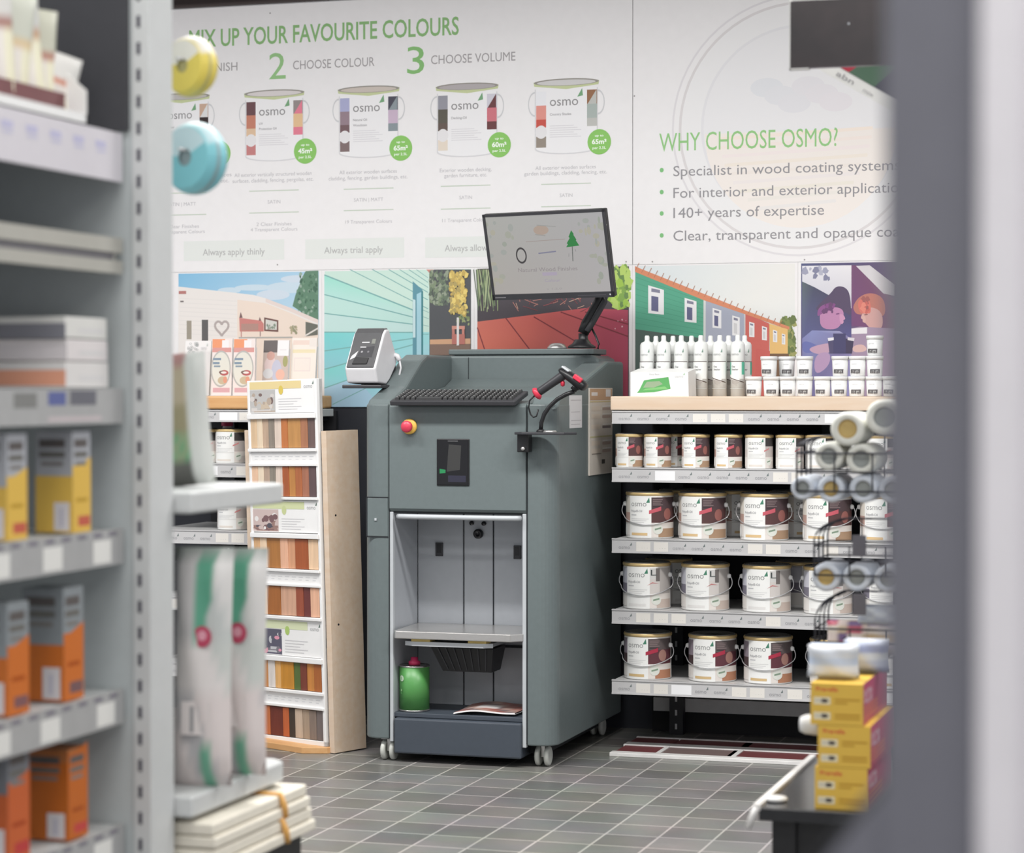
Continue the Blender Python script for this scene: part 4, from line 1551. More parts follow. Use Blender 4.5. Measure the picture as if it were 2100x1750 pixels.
# casters
m_cast = pm('caster_grey', (196, 198, 192), 0.4)
for (x, y) in [(MX0 + .085, YF + .06), (MX1 - .06, YF + .09), (MX0 + .085, YB - .12), (MX1 - .065, YB - .10)]:
    m = MB(m_steel)
    m.lathe([(.020, .076), (.020, .084), (0, .084)], 16, o=(x, y, 0))
    m.box(x - .030, x + .030, y - .02, y + .02, .068, .077)
    m.box(x - .006, x + .006, y - .028, y + .02, .030, .070)
    cst = m.build('caster', mach, world=True)
    for s in (-1, 1):
        w = MB(m_cast)
        w.lathe([(0, -.0085), (.026, -.0085), (.032, -.006), (.034, 0), (.032, .006), (.026, .0085), (.012, .006), (0, .006)], 24, axis='x', o=(x + s * .016, y - .022, .034))
        wo = w.build('wheel')
        fix_child(wo, mach)
        wo.parent = cst

# sticker on the right side and the scanner bracket's side label
s0 = on_x(1168, 812, MX1)
s1 = on_x(1193, 812, MX1)
zs0, zs1 = on_x(1180, 878, MX1).z, on_x(1180, 811, MX1).z
m = MB(pm('label_white', (214, 212, 214), 0.5, var=.01))
m.box(MX1 - .001, MX1 + .0008, s0.y, s1.y, zs0, zs1)
a = Art(m, lambda u, v, l: (MX1 + .0008 + .0004 * l, u, v))
for k, q in enumerate((.14, .5, .76, .88)):
    a.rect(s0.y + .02 * (s1.y - s0.y) * 5, s0.y + (.92 - .1 * (k % 2)) * (s1.y - s0.y), zs1 - q * (zs1 - zs0) - .002, zs1 - q * (zs1 - zs0), (176, 172, 176))
st = m.build('sticker', mach, world=True)

# ------------------------------------------------------------ keyboard
kz, ky = on_y(930, 823, 7.16).z, 7.16
kw = on_y(1056, 823, 7.16).x - on_y(799, 823, 7.16).x
kb = thing('keyboard', 'black full-size keyboard lying on the machine deck', 'keyboard', ((on_y(1056, 823, 7.16).x + on_y(799, 823, 7.16).x) / 2, ky, kz))
tilt = Matrix.Rotation(math.radians(13), 4, 'X')
m = MB(m_blk2)
m.M = tilt
m.box(-kw / 2, kw / 2, 0, .152, -.016, 0)
m.build('case', kb, bevel=.003)
m_key = pm('key_black', (38, 38, 40), 0.4)
m_keyl = pm('key_legend', (150, 150, 150), 0.5)
m = MB(m_key)
m.M = tilt
ncol = 22
for r_ in range(6):
    y = .016 + r_ * .0215
    c_ = 0
    while c_ < ncol:
        wkey = 5 if (r_ == 0 and c_ == 4) else 1
        if c_ in (15, 18):
            c_ += 0
        x0 = -kw / 2 + .012 + (kw - .024) * c_ / ncol + (.0 if c_ < 15 else .002)
        x1 = -kw / 2 + .012 + (kw - .024) * (c_ + wkey) / ncol - .0028
        m.use(m_key).hexa([(x0, y, 0), (x1, y, 0), (x0, y + .018, 0), (x1, y + .018, 0), (x0 + .002, y + .003, .007), (x1 - .002, y + .003, .007), (x0 + .002, y + .016, .008), (x1 - .002, y + .016, .008)])
        if wkey == 1:
            m.use(m_keyl).box(x0 + .004, x0 + .008, y + .009, y + .0135, .0072, .0085)
        c_ += wkey
m.build('keys', kb)
m = MB(m_blk)
m.M = tilt
for s in (-1, 1):
    m.box(s * (kw / 2 - .05) - .02, s * (kw / 2 - .05) + .02, .06, .15, -.026, -.015)
m.build('feet', kb)

# ------------------------------------------------------------ label printer on its black tray
PY = 7.42
pb_ = on_y(762, 792, PY)
tray = rbox('printer_shelf', mach, m_blk2, on_y(723, 792, PY).x, on_y(802, 792, PY).x, PY - .10, PY + .13, pb_.z - .008, pb_.z + .004, .003, world=True)
pr = thing('label_printer', 'white label printer with dark grey sloping front on the machine', 'printer', (pb_.x + .004, PY, pb_.z + .004), math.radians(-4))
m_pw = pm('printer_white', (222, 221, 224), 0.35, var=.02)
m_pg = pm('printer_dark_grey', (86, 86, 88), 0.28)
# side outline in (depth, height); width along x
out = [(-.085, .006), (-.104, .056), (-.100, .064), (-.030, .176), (-.012, .190), (.012, .192), (.075, .10), (.078, .075), (.02, .02), (-.01, .002)]
m = MB(m_pw).prism(out, 'x', -.058, .058)
m.build('body', pr, bevel=.007, seg=3)
m = MB(m_pg)
cov = [(-.1065, .060), (-.034, .179), (-.014, .1945), (.012, .196), (.020, .186), (-.008, .184), (-.027, .170), (-.098, .056)]
m.prism(cov, 'x', -.051, .051)
cvr = m.build('cover', pr, bevel=.003)
dv = Vector((0, .072, .119)).normalized()
nv = Vector((0, -.119, .072)).normalized()
base = Vector((0, -.1065, .060))


def pf(u, v, l):
    p = base + dv * v + nv * (.0006 * l + .0002)
    return (u, p.y, p.z)


m = MB(m_blk)
a = Art(m, pf)
m.use(m_blk)
m.add([pf(-.030, .012, 6), pf(.024, .012, 6), pf(.026, .036, 6), pf(-.024, .040, 6), pf(-.030, .012, 0), pf(.024, .012, 0), pf(.026, .036, 0), pf(-.024, .040, 0)],
      [(0, 1, 2, 3), (0, 4, 5, 1), (1, 5, 6, 2), (2, 6, 7, 3), (3, 7, 4, 0)])
m.build('paper_slot', pr).parent = cvr
m = MB(PRINT)
a = Art(m, pf)
a.rect(-.026, .024, .016, .020, (120, 118, 120))
a.layer = 2
a.poly([(-.020, .044), (.036, .040), (.036, .085), (-.012, .078)], (56, 56, 60))
a.up(3)
a.disc(-.006, .062, .004, .004, (150, 148, 152)).disc(.018, .062, .004, .004, (110, 108, 112))
a.rect(-.016, .006, .079, .083, (196, 196, 198)).rect(-.014, .014, .098, .102, (200, 200, 202))
a.rect(.022, .036, .094, .114, (120, 122, 116))
a.layer = 1
a.poly([(-.044, .030), (-.026, .040), (-.020, .066), (-.040, .046)], (206, 204, 206))
m.build('control_print', pr).parent = cvr
m = MB(m_pw)
m.tube([(.052, .060, .105), (.066, .062, .100), (.075, .060, .085)], .009, 8)
m.tube([(.075, .060, .085), (.080, .060, .06), (.074, .058, .03), (.07, .06, -.002)], .0035, 6)
m.build('power_cable', pr)
m = MB(m_blk2).prism([(-.005, .0), (.085, .0), (.085, .072), (.078, .074), (.022, .016)], 'x', -.044, .050)
m.build('rear_foot', pr, bevel=.002)

# ------------------------------------------------------------ scanner holder + scanner
HY = YF - .055
c = on_y(1118, 888, HY)
hd = thing('scanner_stand', 'black gooseneck scanner stand clamped to machine front edge', 'stand', (c.x, YF, c.z))
px_ = lambda x, y, Y=HY: on_y(x, y, Y)
m = MB(m_blk2)
e0, e1 = on_y(1057, 890, HY).x, on_y(1181, 890, HY).x
zz = c.z
m.prism([(e0, YF - .012), (e0, HY - .012), (e0 + .03, HY - .03)] + [(e0 + .09 + .05 * math.sin(t * .2), HY - .045 + .0 * t) for t in range(0, 6)] + [(e1 - .03, HY - .035), (e1, HY + .012), (e1 - .01, YF - .012)], 'z', zz - .006, zz + .002)
m.build('plate', hd, world=True, bevel=.002)
b0, b1 = on_y(1060, 895, HY), on_y(1083, 928, HY)
rbox('clamp', hd, m_blk, b0.x, b1.x, HY + .0, YF - .009, b1.z, zz - .004, .003, world=True)
MB(m_steel).lathe([(.006, 0), (.006, -.012), (0, -.012)], 12, axis='y', o=((b0.x + b1.x) / 2 + .004, HY, b1.z + .012)).build('clamp_screw', hd, world=True)
m = MB(m_blk)
m.tube([px_(1109, 886), px_(1110, 868), px_(1116, 850), px_(1127, 834), px_(1143, 819), px_(1161, 809), px_(1178, 803)], .0072, 10)
m.lathe([(.016, zz), (.014, zz + .008), (.008, zz + .012)], 16, o=(px_(1109, 886).x, HY, 0))
m.build('gooseneck', hd, world=True)
m = MB(m_steel).lathe([(.024, zz + .002), (.020, zz + .008), (0, zz + .009)], 20, o=(px_(1130, 888).x, HY - .012, 0))
m.build('steel_base', hd, world=True)
m = MB(m_blk)
m.tube([px_(1176, 800), px_(1180, 795, HY - .0), px_(1190, 792)], .012, 10)
m.build('cradle', hd, world=True)

red = pm('scanner_red', (206, 52, 76), 0.35)
h0, h1 = px_(1100, 808, HY - .012), px_(1158, 768, HY - .012)
scn = thing('barcode_scanner', 'black handheld barcode scanner with red trim resting in its gooseneck holder', 'scanner', (px_(1180, 790).x, HY, px_(1180, 790).z))
ax = (h1 - h0).normalized()
m = MB(m_blk2)
n_ = 8
vs = []
ring = []
up_ = Vector((0, 1, 0))
sd = ax.cross(up_).normalized()


def sweep(m, stations, smooth=True, n=14):
    vs, fs = [], []
    for (p, ru, rs) in stations:
        for k in range(n):
            q = 2 * PI * k / n
            vs.append(p + up_ * ru * math.cos(q) + sd * rs * math.sin(q))
    for i in range(len(stations) - 1):
        for k in range(n):
            fs.append((i * n + k, i * n + (k + 1) % n, (i + 1) * n + (k + 1) % n, (i + 1) * n + k))
    fs.append(tuple(range(n))[::-1])
    fs.append(tuple((len(stations) - 1) * n + k for k in range(n)))
    m.add(vs, fs, None, smooth)


Lh = (h1 - h0).length
sweep(m, [(h0 + ax * .004, .015, .013), (h0 + ax * .02, .0165, .0135), (h0 + ax * Lh * .6, .017, .0140), (h0 + ax * Lh * .95, .018, .0155), (h1 + ax * .012, .018, .016)])
m.build('grip', scn, world=True)
m = MB(red)
sweep(m, [(h0 - ax * .006, .013, .015), (h0, .018, .0225), (h0 + ax * .008, .0175, .019), (h0 + ax * .012, .016, .014)])
m.build('red_heel', scn, world=True)
e0_, e1_ = px_(1148, 758, HY - .012), px_(1198, 793, HY - .012)
ax = (e1_ - e0_).normalized()
sd = ax.cross(up_).normalized()
m = MB(m_blk)
L2 = (e1_ - e0_).length
sweep(m, [(e0_, .014, .006), (e0_ + ax * .01, .022, .011), (e0_ + ax * L2 * .4, .026, .016), (e0_ + ax * L2 * .75, .028, .018), (e1_, .027, .016), (e1_ + ax * .006, .022, .012)])
m.build('head', scn, world=True)
m = MB(red)
q_ = px_(1184, 777, HY - .040)
m.M = Matrix.Translation(q_)
m.M = m.M @ Matrix.Rotation(math.atan2((e1_ - e0_).z, (e1_ - e0_).x) * -1, 4, 'Y')
m.box(-.016, .016, -.004, .012, -.007, .009)
m.build('red_patch', scn, world=True, bevel=.003)
m = MB(red)
m.M = Matrix.Translation(px_(1154, 786, HY - .012))
m.lathe([(0, -.012), (.007, -.008), (.008, .004), (0, .010)], 10)
m.build('trigger', scn, world=True)
m = MB(m_alu)
m.M = Matrix.Translation(px_(1160, 758, HY - .014)) @ Matrix.Rotation(math.atan2((e1_ - e0_).z, (e1_ - e0_).x) * -1, 4, 'Y')
m.box(-.014, .016, -.016, .016, -.001, .006)
m.build('top_window', scn, world=True, bevel=.003)
m = MB(m_blk)
m.tube([px_(1096, 812), px_(1086, 822), px_(1084, 836), px_(1088, 850), px_(1094, 856), px_(1100, 854), px_(1104, 840)], .0028, 6)
m.build('cable', scn, world=True)

# ------------------------------------------------------------ things inside the bay
gc = on_y(850, 1450, YF + .075)
t = thing('solvent_can', 'green can with crimson cap on the floor of the machine bay', 'can', (gc.x, YF + .075, .1655))
m_grn = pm('can_green', (84, 148, 80), 0.35, var=.03)
R = .051
H_ = .150
m = MB(m_grn).lathe([(R, .003), (R, H_)], 32)
m.build('body', t)
m = MB(m_tin).lathe([(R - .001, 0), (R + .0015, .002), (R, .006)], 32)
m.build('base_ring', t)
m = MB(m_tin)
m.lathe([(R, H_ - .001), (R + .002, H_ + .001), (R, H_ + .005), (R - .004, H_ + .002), (0, H_ + .006)], 32)
m.build('top_plate', t)
m = MB(PRINT)
a = cyl_art(m, R)
a.disc(-.62, H_ - .038, .20, .0105, (206, 226, 200))
a.up()
a.text('K', -.70, H_ - .043, .010, (100, 170, 100), width=.14)
a.layer = 1
a.rect(-.72, -.56, H_ - .082, H_ - .074, (150, 200, 140)).rect(-.70, -.62, H_ - .09, H_ - .084, (120, 190, 116))
a.rect(-1.2, 1.2, .044, .0445, (56, 140, 58), 8)
m.build('label', t)
MB(pm('crimson_cap', (196, 50, 96), 0.4)).lathe([(.020, H_ + .005), (.020, H_ + .016), (.013, H_ + .019), (.012, H_ + .030), (0, H_ + .031)], 20).build('cap', t)

bc = on_y(1005, 1462, YF + .10)
m = MB(PRINT)
bw, bd = .105, .085
Z0 = .1655


def bro(u, v):
    x = (u - .5) * 2 * bw
    y = (v - .5) * 2 * bd
    return (x + .02 * v, y, .006 + .010 * math.sin(u * 2.4) + .010 * max(0, v - .3) + .004 * math.sin(u * 6))


def broc(u, v):
    if .25 < u < .62 and .35 < v < .62:
        return (212, 206, 204)
    k = int(u * 7) + int(v * 5)
    return [(168, 118, 108), (150, 92, 84), (120, 104, 104), (178, 150, 140)][k % 4]


m.grid(14, 10, bro, True, broc)
m.use(pm('paper_white', (224, 222, 222), 0.6, var=.01))
m.grid(14, 10, lambda u, v: (bro(u, v)[0] * 1.015, bro(u, v)[1] - .001, max(.001, bro(u, v)[2] - .005)), True)
m.grid(14, 2, lambda u, v: (bro(u, 0)[0] * (1.015 - .015 * v), bro(u, 0)[1] - .001 + .001 * v, max(.001, bro(u, 0)[2] - .005 * (1 - v))), True)
o = m.build('brochure')
o.location = (bc.x, YF + .105, Z0 + .001)
o.rotation_euler = (0, 0, .06)
tag(o, 'glossy brown brochure lying on the floor of the machine bay', 'brochure')

# ------------------------------------------------------------ hanging colour leaflet on the machine's side
XLf = MX1 + .0042
l0, l1 = on_x(1209, 800, XLf).y, on_x(1256, 800, XLf).y
z1_, z0_ = on_x(1230, 796, XLf).z, on_x(1230, 973, XLf).z
r = thing('colour_leaflet', 'long beige colour leaflet hanging on the right side of the machine', 'leaflet', (XLf, (l0 + l1) / 2, z0_))
m = MB(pm('leaflet_paper', (216, 208, 198), 0.6, var=.01))
m.box(XLf - .004, XLf, l0, l1, z0_, z1_)
a = Art(m, lambda u, v, l: (XLf + .0006 * l, l0 + u * (l1 - l0), z0_ + v * (z1_ - z0_)))
a.rect(0.02, .98, .86, .99, (196, 160, 128)).rect(.02, .98, .835, .85, (206, 190, 150))
a.rect(.02, .98, .43, .445, (202, 196, 150))
a.up()
a.rect(.08, .34, .91, .95, (232, 226, 222)).rect(.7, .92, .9, .985, (226, 222, 220))
for v in (.76, .67, .55, .36, .27):
    a.rect(.55, .92, v - .018, v + .012, [(186, 164, 150), (196, 116, 112), (130, 120, 120), (190, 170, 160), (190, 124, 120)][int(v * 50) % 5])
    a.rect(.08, .45, v - .022, v + .03, (222, 210, 196))
    a.rect(.55, .95, v + .02, v + .035, (232, 228, 224))
a.rect(.1, .5, .235, .245, (150, 140, 134))
a.rect(.52, .66, .12, .17, (84, 80, 78))
m.build('card', r, world=True)

# ------------------------------------------------------------ monitor on arm
mc = at_d(1123, 524, 8.0)
mon = thing('monitor', 'black framed tilted touch screen above the mixing machine', 'monitor', tuple(mc))
yw = math.radians(17.3 - 29)
TM = Matrix.Rotation(yw, 4, 'Z') @ Matrix.Rotation(math.radians(14), 4, 'X') @ Matrix.Rotation(math.radians(-0.3), 4, 'Y')
MW, MH = .482, .308
m = MB(m_blk)
m.M = TM
m.box(-MW / 2, MW / 2, .003, .026, -MH / 2, MH / 2)
m.box(-.13, .13, .024, .055, -.09, .09)
hsg = m.build('housing', mon, bevel=.004)
m = MB(m_blk2)
m.M = TM
bz = .010
m.box(-MW / 2, MW / 2, -.002, .004, MH / 2 - bz, MH / 2)
m.box(-MW / 2, MW / 2, -.002, .004, -MH / 2, -MH / 2 + .020)
m.box(-MW / 2, -MW / 2 + bz, -.002, .004, -MH / 2, MH / 2)
m.box(MW / 2 - bz, MW / 2, -.002, .004, -MH / 2, MH / 2)
a = Art(m, lambda u, v, l: (u, -.002 - .0004 * l, v))
a.rect(-MW / 2 + .012, -MW / 2 + .055, -MH / 2 + .007, -MH / 2 + .011, (120, 118, 122))
a.rect(MW / 2 - .14, MW / 2 - .03, -MH / 2 + .008, -MH / 2 + .010, (84, 82, 88))
a.disc(MW / 2 - .014, -MH / 2 + .010, .003, .003, (200, 200, 204))
m.build('bezel', mon).parent = hsg
m = MB(SCREEN)
m.M = TM
a = Art(m, lambda u, v, l: (u, .002 - .0004 * l, v), SCREEN)
x0, x1, z0, z1 = -MW / 2 + bz, MW / 2 - bz, -MH / 2 + .02, MH / 2 - bz
a.poly([(x0, z0), (x1, z0), (x1, z1), (x0, z1)], [(206, 200, 194), (210, 206, 206), (206, 204, 206), (206, 206, 200)])
a.up()
rg = random.Random(3)
for k in range(46):
    s = rg.choice((-1, 1))
    u = s * rg.uniform(.13, .235)
    v = rg.uniform(-.10, .125)
    if abs(u) < .17 and v < .03:
        continue
    a.disc(u, v, rg.uniform(.004, .014), rg.uniform(.006, .015), rg.choice([(196, 198, 184), (186, 192, 180), (206, 202, 184), (192, 196, 190)]), n=8)
a.up()
a.disc(-.015, .090, .030, .017, (208, 186, 170)).line((-.04, .075), (.0, .07), .004, (190, 186, 180)).line((-.03, .108), (.045, .10), .003, (186, 186, 182))
a.line((-.080, .051), (.075, .055), .0022, (190, 176, 170))
a.ring(-.105, .003, .0215, .029, .24, (70, 66, 68), n=28)
a.line((-.036, .008), (.034, .013), .0045, (150, 150, 176))
a.poly([(.103, .085), (.090, .062), (.094, .058), (.080, .040), (.084, .036), (.076, .026), (.126, .030), (.128, .030), (.117, .048), (.119, .052), (.110, .068), (.111, .072)], (40, 150, 70))
a.line((.100, .028), (.096, -.024), .003, (110, 116, 112))
a.line((.084, .004), (.082, -.008), .0015, (160, 160, 160)).line((.110, .018), (.112, .010), .002, (160, 160, 160))
a.text('Natural Wood Finishes', -.125, -.056, .014, (172, 164, 166), width=.235)
a.rect(-.03, .028, -.072, -.060, (204, 192, 212))
a.text('Colour', -.024, -.094, .010, (192, 182, 204), width=.062)
a.text('v 1.2.0', -.02, -.122, .006, (186, 180, 182), width=.06)
m.build('screen', mon).parent = hsg
# arm
ap = [at_d(1236, 596, 8.11), at_d(1228, 622, 8.13), at_d(1203, 664, 8.14), at_d(1196, 684, 8.14)]
m = MB(m_blk)
m.M = Matrix.Translation(-mc)
m.tube([at_d(1150, 560, 8.09), at_d(1195, 570, 8.13), ap[0]], .018, 10)
m.tube(ap, .020, 12)
uar = m.build('upper_arm', mon)
m = MB(m_blk2)
m.M = Matrix.Translation(-mc)
m.tube([at_d(1239, 604, 8.10), at_d(1240, 618, 8.10), at_d(1214, 664, 8.11), at_d(1204, 680, 8.11)], .011, 8)
m.build('arm_cover', mon).parent = uar
m = MB(m_blk)
m.M = Matrix.Translation(-mc)
pz = at_d(1196, 684, 8.14)
m.tube([pz, Vector((pz.x, pz.y, ZH + .03))], .017, 12)
m.lathe([(.05, ZH + .024), (.05, ZH + .030), (.034, ZH + .040), (.024, ZH + .055), (.020, ZH + .055)], 20, o=(pz.x, pz.y - .02, 0))
m.tube([at_d(1213, 672, 8.12), at_d(1222, 690, 8.10), at_d(1228, 706, 8.08), at_d(1226, 716, 8.08)], .004, 6)
m.build('arm_base', mon)
# ------------------------------------------------------------ wood sample stand
pbr = on_z(672, 1532, .022)
SANG = math.radians(-25.7)
SWID = .365
st = thing('sample_stand', 'tall white framed stand of stained wood samples left of the machine', 'display stand', tuple(pbr), SANG)
# local axes: x to the right (origin at the lower right corner), y into the stand, z up; leans a little
ROLL = math.radians(-1.3)
SM_ = Matrix.Rotation(ROLL, 4, 'Y') @ Matrix.Rotation(math.radians(0.8), 4, 'X')
dd = (pbr - EYE).dot(FW)


def sv(py):
    return on_y(664, py, pbr.y + .0).z - pbr.z


SH = sv(776)
m_fr = pm('stand_white', (236, 235, 234), 0.4, var=.01)


def smb(mat):
    m = MB(mat)
    m.M = SM_
    return m


m = smb(m_fr)
m.box(-SWID, 0, .004, .02, 0, SH)
m.box(-.013, 0, -.008, .02, 0, SH)
m.box(-SWID, -SWID + .013, -.008, .02, 0, SH)
m.box(-SWID, 0, -.008, .02, 0, sv(1521))
m.build('frame', st, bevel=.002)
for py0, py1 in [(846, 857), (919, 926), (1020, 1026), (1096, 1106), (1170, 1176), (1268, 1275), (1352, 1363), (1421, 1428)]:
    m = smb(m_fr)
    m.box(-SWID + .004, -.004, -.016, .006, sv(py1), sv(py0))
    m.build('ledge', st, bevel=.002)
rg = random.Random(8)
for py0, py1 in [(927, 950), (1177, 1200), (1429, 1452)]:
    m = smb(m_fr)
    m.box(-SWID + .008, -.013, -.006, .006, sv(py1), sv(py0))
    a = Art(m, lambda u, v, l: (u, -.006 - .0006 * l, v))
    for k in range(9):
        u = -SWID + .03 + k * .036
        zc = (sv(py0) + sv(py1)) / 2
        a.rect(u, u + .022, zc + .003, zc + .005, (206, 206, 208)).rect(u, u + .016, zc - .006, zc - .004, (212, 212, 214))
    m.build('text_strip', st)
    m = smb(m_fr)
    m.box(-SWID + .004, -.004, -.014, .006, sv(py1 + 6), sv(py1))
    m.build('ledge', st, bevel=.002)
SW = {}


def swatch(py0, py1, cells):
    tot = cells[-1][1]
    s0 = cells[0][0]
    for i, (c0, c1, col) in enumerate(cells):
        u0 = -SWID + .013 + (SWID - .028) * (c0 - s0) / (tot - s0)
        u1 = -SWID + .013 + (SWID - .028) * (c1 - s0) / (tot - s0)
        k = 'wood_stain_%d_%d_%d' % col
        mt = pm(k, col, .5, var=.10, scale=5, stretch=(14, 2, 1.2))
        m = smb(mt)
        m.box(u0, u1 - .0008, -.006 - .0012 * (i % 2), .006, sv(py1), sv(py0))
        m.build('wood_sample', st, bevel=.001, seg=1)


R1 = [(80, 140, (215, 185, 150)), (140, 195, (222, 202, 176)), (195, 250, (184, 158, 136)), (250, 305, (136, 126, 115)), (305, 370, (216, 198, 184)), (370, 430, (184, 112, 62)), (430, 550, (188, 137, 80)), (550, 615, (165, 112, 82)), (615, 680, (104, 84, 80))]
R2 = [(80, 140, (224, 186, 156)), (140, 195, (226, 208, 184)), (195, 250, (180, 156, 138)), (250, 305, (136, 128, 116)), (305, 370, (216, 198, 184)), (370, 430, (166, 88, 46)), (430, 490, (184, 126, 66)), (490, 550, (168, 98, 58)), (550, 615, (162, 106, 82)), (615, 680, (94, 74, 75))]
R3 = [(80, 140, (216, 172, 126)), (140, 205, (230, 202, 172)), (205, 330, (168, 112, 56)), (330, 405, (222, 172, 142)), (405, 470, (208, 152, 116)), (470, 590, (158, 82, 42)), (590, 680, (226, 192, 158))]
R4 = [(95, 195, (236, 206, 176)), (195, 305, (158, 96, 44)), (305, 430, (202, 158, 132)), (430, 490, (150, 76, 52)), (490, 545, (106, 50, 46)), (545, 615, (226, 176, 146))]
R5 = [(95, 190, (192, 126, 60)), (190, 250, (214, 206, 200)), (250, 300, (216, 166, 102)), (300, 410, (192, 132, 44)), (410, 465, (86, 106, 52)), (465, 520, (116, 56, 40)), (520, 580, (192, 126, 60)), (580, 640, (166, 96, 45))]
R6 = [(118, 160, (112, 60, 32)), (160, 215, (192, 112, 66)), (215, 320, (106, 46, 32)), (320, 370, (186, 96, 52)), (370, 420, (60, 50, 40)), (420, 480, (192, 172, 152)), (480, 535, (166, 146, 126)), (535, 590, (132, 116, 106)), (590, 640, (110, 100, 98))]
for (a0, a1), rr_ in zip([(857, 918), (957, 1019), (1107, 1169), (1207, 1267), (1364, 1420), (1460, 1520)], [R1, R2, R3, R4, R5, R6]):
    swatch(a0, a1, rr_)
for py0, py1, strip, blob, photo in [(777, 845, (224, 204, 150), (214, 190, 90), 0), (1028, 1094, (206, 212, 166), (196, 204, 150), 1), (1276, 1351, (212, 218, 182), (170, 196, 110), 2)]:
    m = smb(m_fr)
    v0, v1 = sv(py1), sv(py0)
    m.box(-SWID + .006, -.006, -.006, .006, v0, v1)
    a = Art(m, lambda u, v, l: (u, -.006 - .0006 * l, v))
    U = lambda f: -SWID + .012 + f * (SWID - .024)
    V = lambda f: v0 + f * (v1 - v0)
    pc = [[(176, 160, 146), (206, 200, 196), (120, 100, 96), (186, 184, 182), (196, 180, 160)], [(84, 80, 90), (226, 222, 220), (120, 90, 92), (200, 180, 176), (150, 120, 112)], [(120, 116, 124), (206, 206, 208), (220, 150, 170), (90, 88, 104), (190, 190, 194)]][photo]
    a.rect(U(.0), U(.40), V(.02), V(.72), pc[3])
    a.up()
    for k in range(22):
        a.rect(U(rg.uniform(0, .28)), U(rg.uniform(.3, .395)) if k < 4 else U(rg.uniform(.28, .39)), V(.04 + .028 * k), V(.04 + .028 * k + rg.uniform(.03, .10)), rg.choice(pc)) if k < 5 else a.disc(U(rg.uniform(.03, .37)), V(rg.uniform(.1, .62)), rg.uniform(.006, .016), rg.uniform(.005, .014), rg.choice(pc), n=9)
    a.layer = 2
    a.rect(U(.0), U(.80), V(.74), V(.97), strip)
    a.up()
    a.disc(U(.49), V(.70), .012, .016, blob)
    a.logo(U(.84), V(.74), .044, (170, 170, 172), (100, 120, 110))
    for k in range(5):
        a.rect(U(.45), U(.80 - .06 * (k % 3)), V(.42 - .08 * k), V(.44 - .08 * k), (206, 204, 206))
    m.build('header_card', st)
m = MB(m_beech2)
m.prism([(-SWID - .04, -.07), (-.055, -.07), (.012, -.012), (.012, .10), (-SWID - .04, .10)], 'z', -.022, 0)
m.build('base_board', st, bevel=.002)
m = smb(m_blk)
m.box(.002, .008, .006, .016, sv(1330), sv(1310))
m.build('clip', st)

# beech side board of the stand
m = smb(m_beech)
m.box(-SWID - .030, -SWID - .008, .0, .150, -.020, sv(880))
m.build('side_board', st, bevel=.002)
m = smb(m_beech)
m.box(.010, .034, .0, .150, -.020, sv(884))
m.use(m_black)
for py in (1058, 1282):
    m.lathe([(.004, 0), (.004, .001), (0, .001)], 10, axis='x', o=(.0335, .035, sv(py)))
m.build('side_board', st, bevel=.002)

# ------------------------------------------------------------ brochures on the oak worktop
def leaflet(px0, px1, py0, Y, label, th, draw, lean=7):
    x0, x1 = on_y(px0, 800, Y).x, on_y(px1, 800, Y).x
    h = on_y((px0 + px1) / 2, py0, Y).z - WT
    w = x1 - x0
    r = thing('brochure', label, 'brochure', ((x0 + x1) / 2, Y, WT))
    m = MB(pm('paper_white', (224, 222, 222), 0.6, var=.01))
    m.M = Matrix.Rotation(math.radians(-lean), 4, 'X')
    m.box(-w / 2, w / 2, 0, th, .001, h)
    a = Art(m, lambda u, v, l: ((u - .5) * w, -.0006 * l, v * h))
    draw(a)
    m.build('booklet', r)
    m = MB(pm('clear_acrylic', (206, 208, 210), .15, var=.01))
    m.M = Matrix.Rotation(math.radians(-lean), 4, 'X')
    m.box(-w / 2 - .002, w / 2 + .002, th + .0005, th + .003, 0, h * .85)
    m.box(-w / 2 - .002, w / 2 + .002, -.010, th + .003, -.002, .001)
    m.build('holder', r)
    return r


def d_tree(a):
    a.rect(0, 1, 0, 1, (228, 226, 226)).up()
    leavesl = random.Random(4)
    for k in range(40):
        u = leavesl.uniform(.12, .5)
        v = leavesl.uniform(.66, .97)
        a.ring(u, v, .05, .02, .3, (176, 180, 180), n=7)
    for k in range(4):
        a.ring(.2 + .18 * k, .5, .06, .03, .2, (200, 198, 198), n=12)
    a.rect(.55, .6, .69, .73, (120, 116, 118))
    a.logo(.62, .84, .22, (200, 200, 204), (190, 200, 196))
    for k in range(4):
        a.line((.6 + .04 * k, .15), (.62 + .04 * k, .4), .01, (200, 200, 204))


def d_can(a):
    a.rect(0, 1, 0, 1, (226, 216, 214)).up()
    a.rect(.0, .62, .84, .99, (224, 150, 112)).rect(.0, .95, .76, .84, (206, 150, 146)).up()
    a.disc(.45, .47, .50, .32, (176, 176, 174), 30).up()
    a.disc(.45, .47, .44, .29, (214, 214, 206), 30).up()
    a.rect(.05, .45, .62, .66, (126, 144, 162)).rect(.05, .38, .55, .59, (126, 144, 162)).rect(.10, .42, .50, .53, (130, 146, 160))
    a.disc(.62, .40, .22, .05, (176, 96, 96)).disc(.5, .41, .14, .03, (120, 100, 96))
    a.disc(.55, .27, .24, .07, (190, 176, 150)).disc(.68, .28, .1, .06, (210, 150, 126))
    a.rect(.08, .92, .06, .14, (206, 164, 170))
    a.up()
    a.rect(.48, .82, .84, .97, (228, 226, 228)).disc(.6, .405, .14, .02, (224, 216, 212))


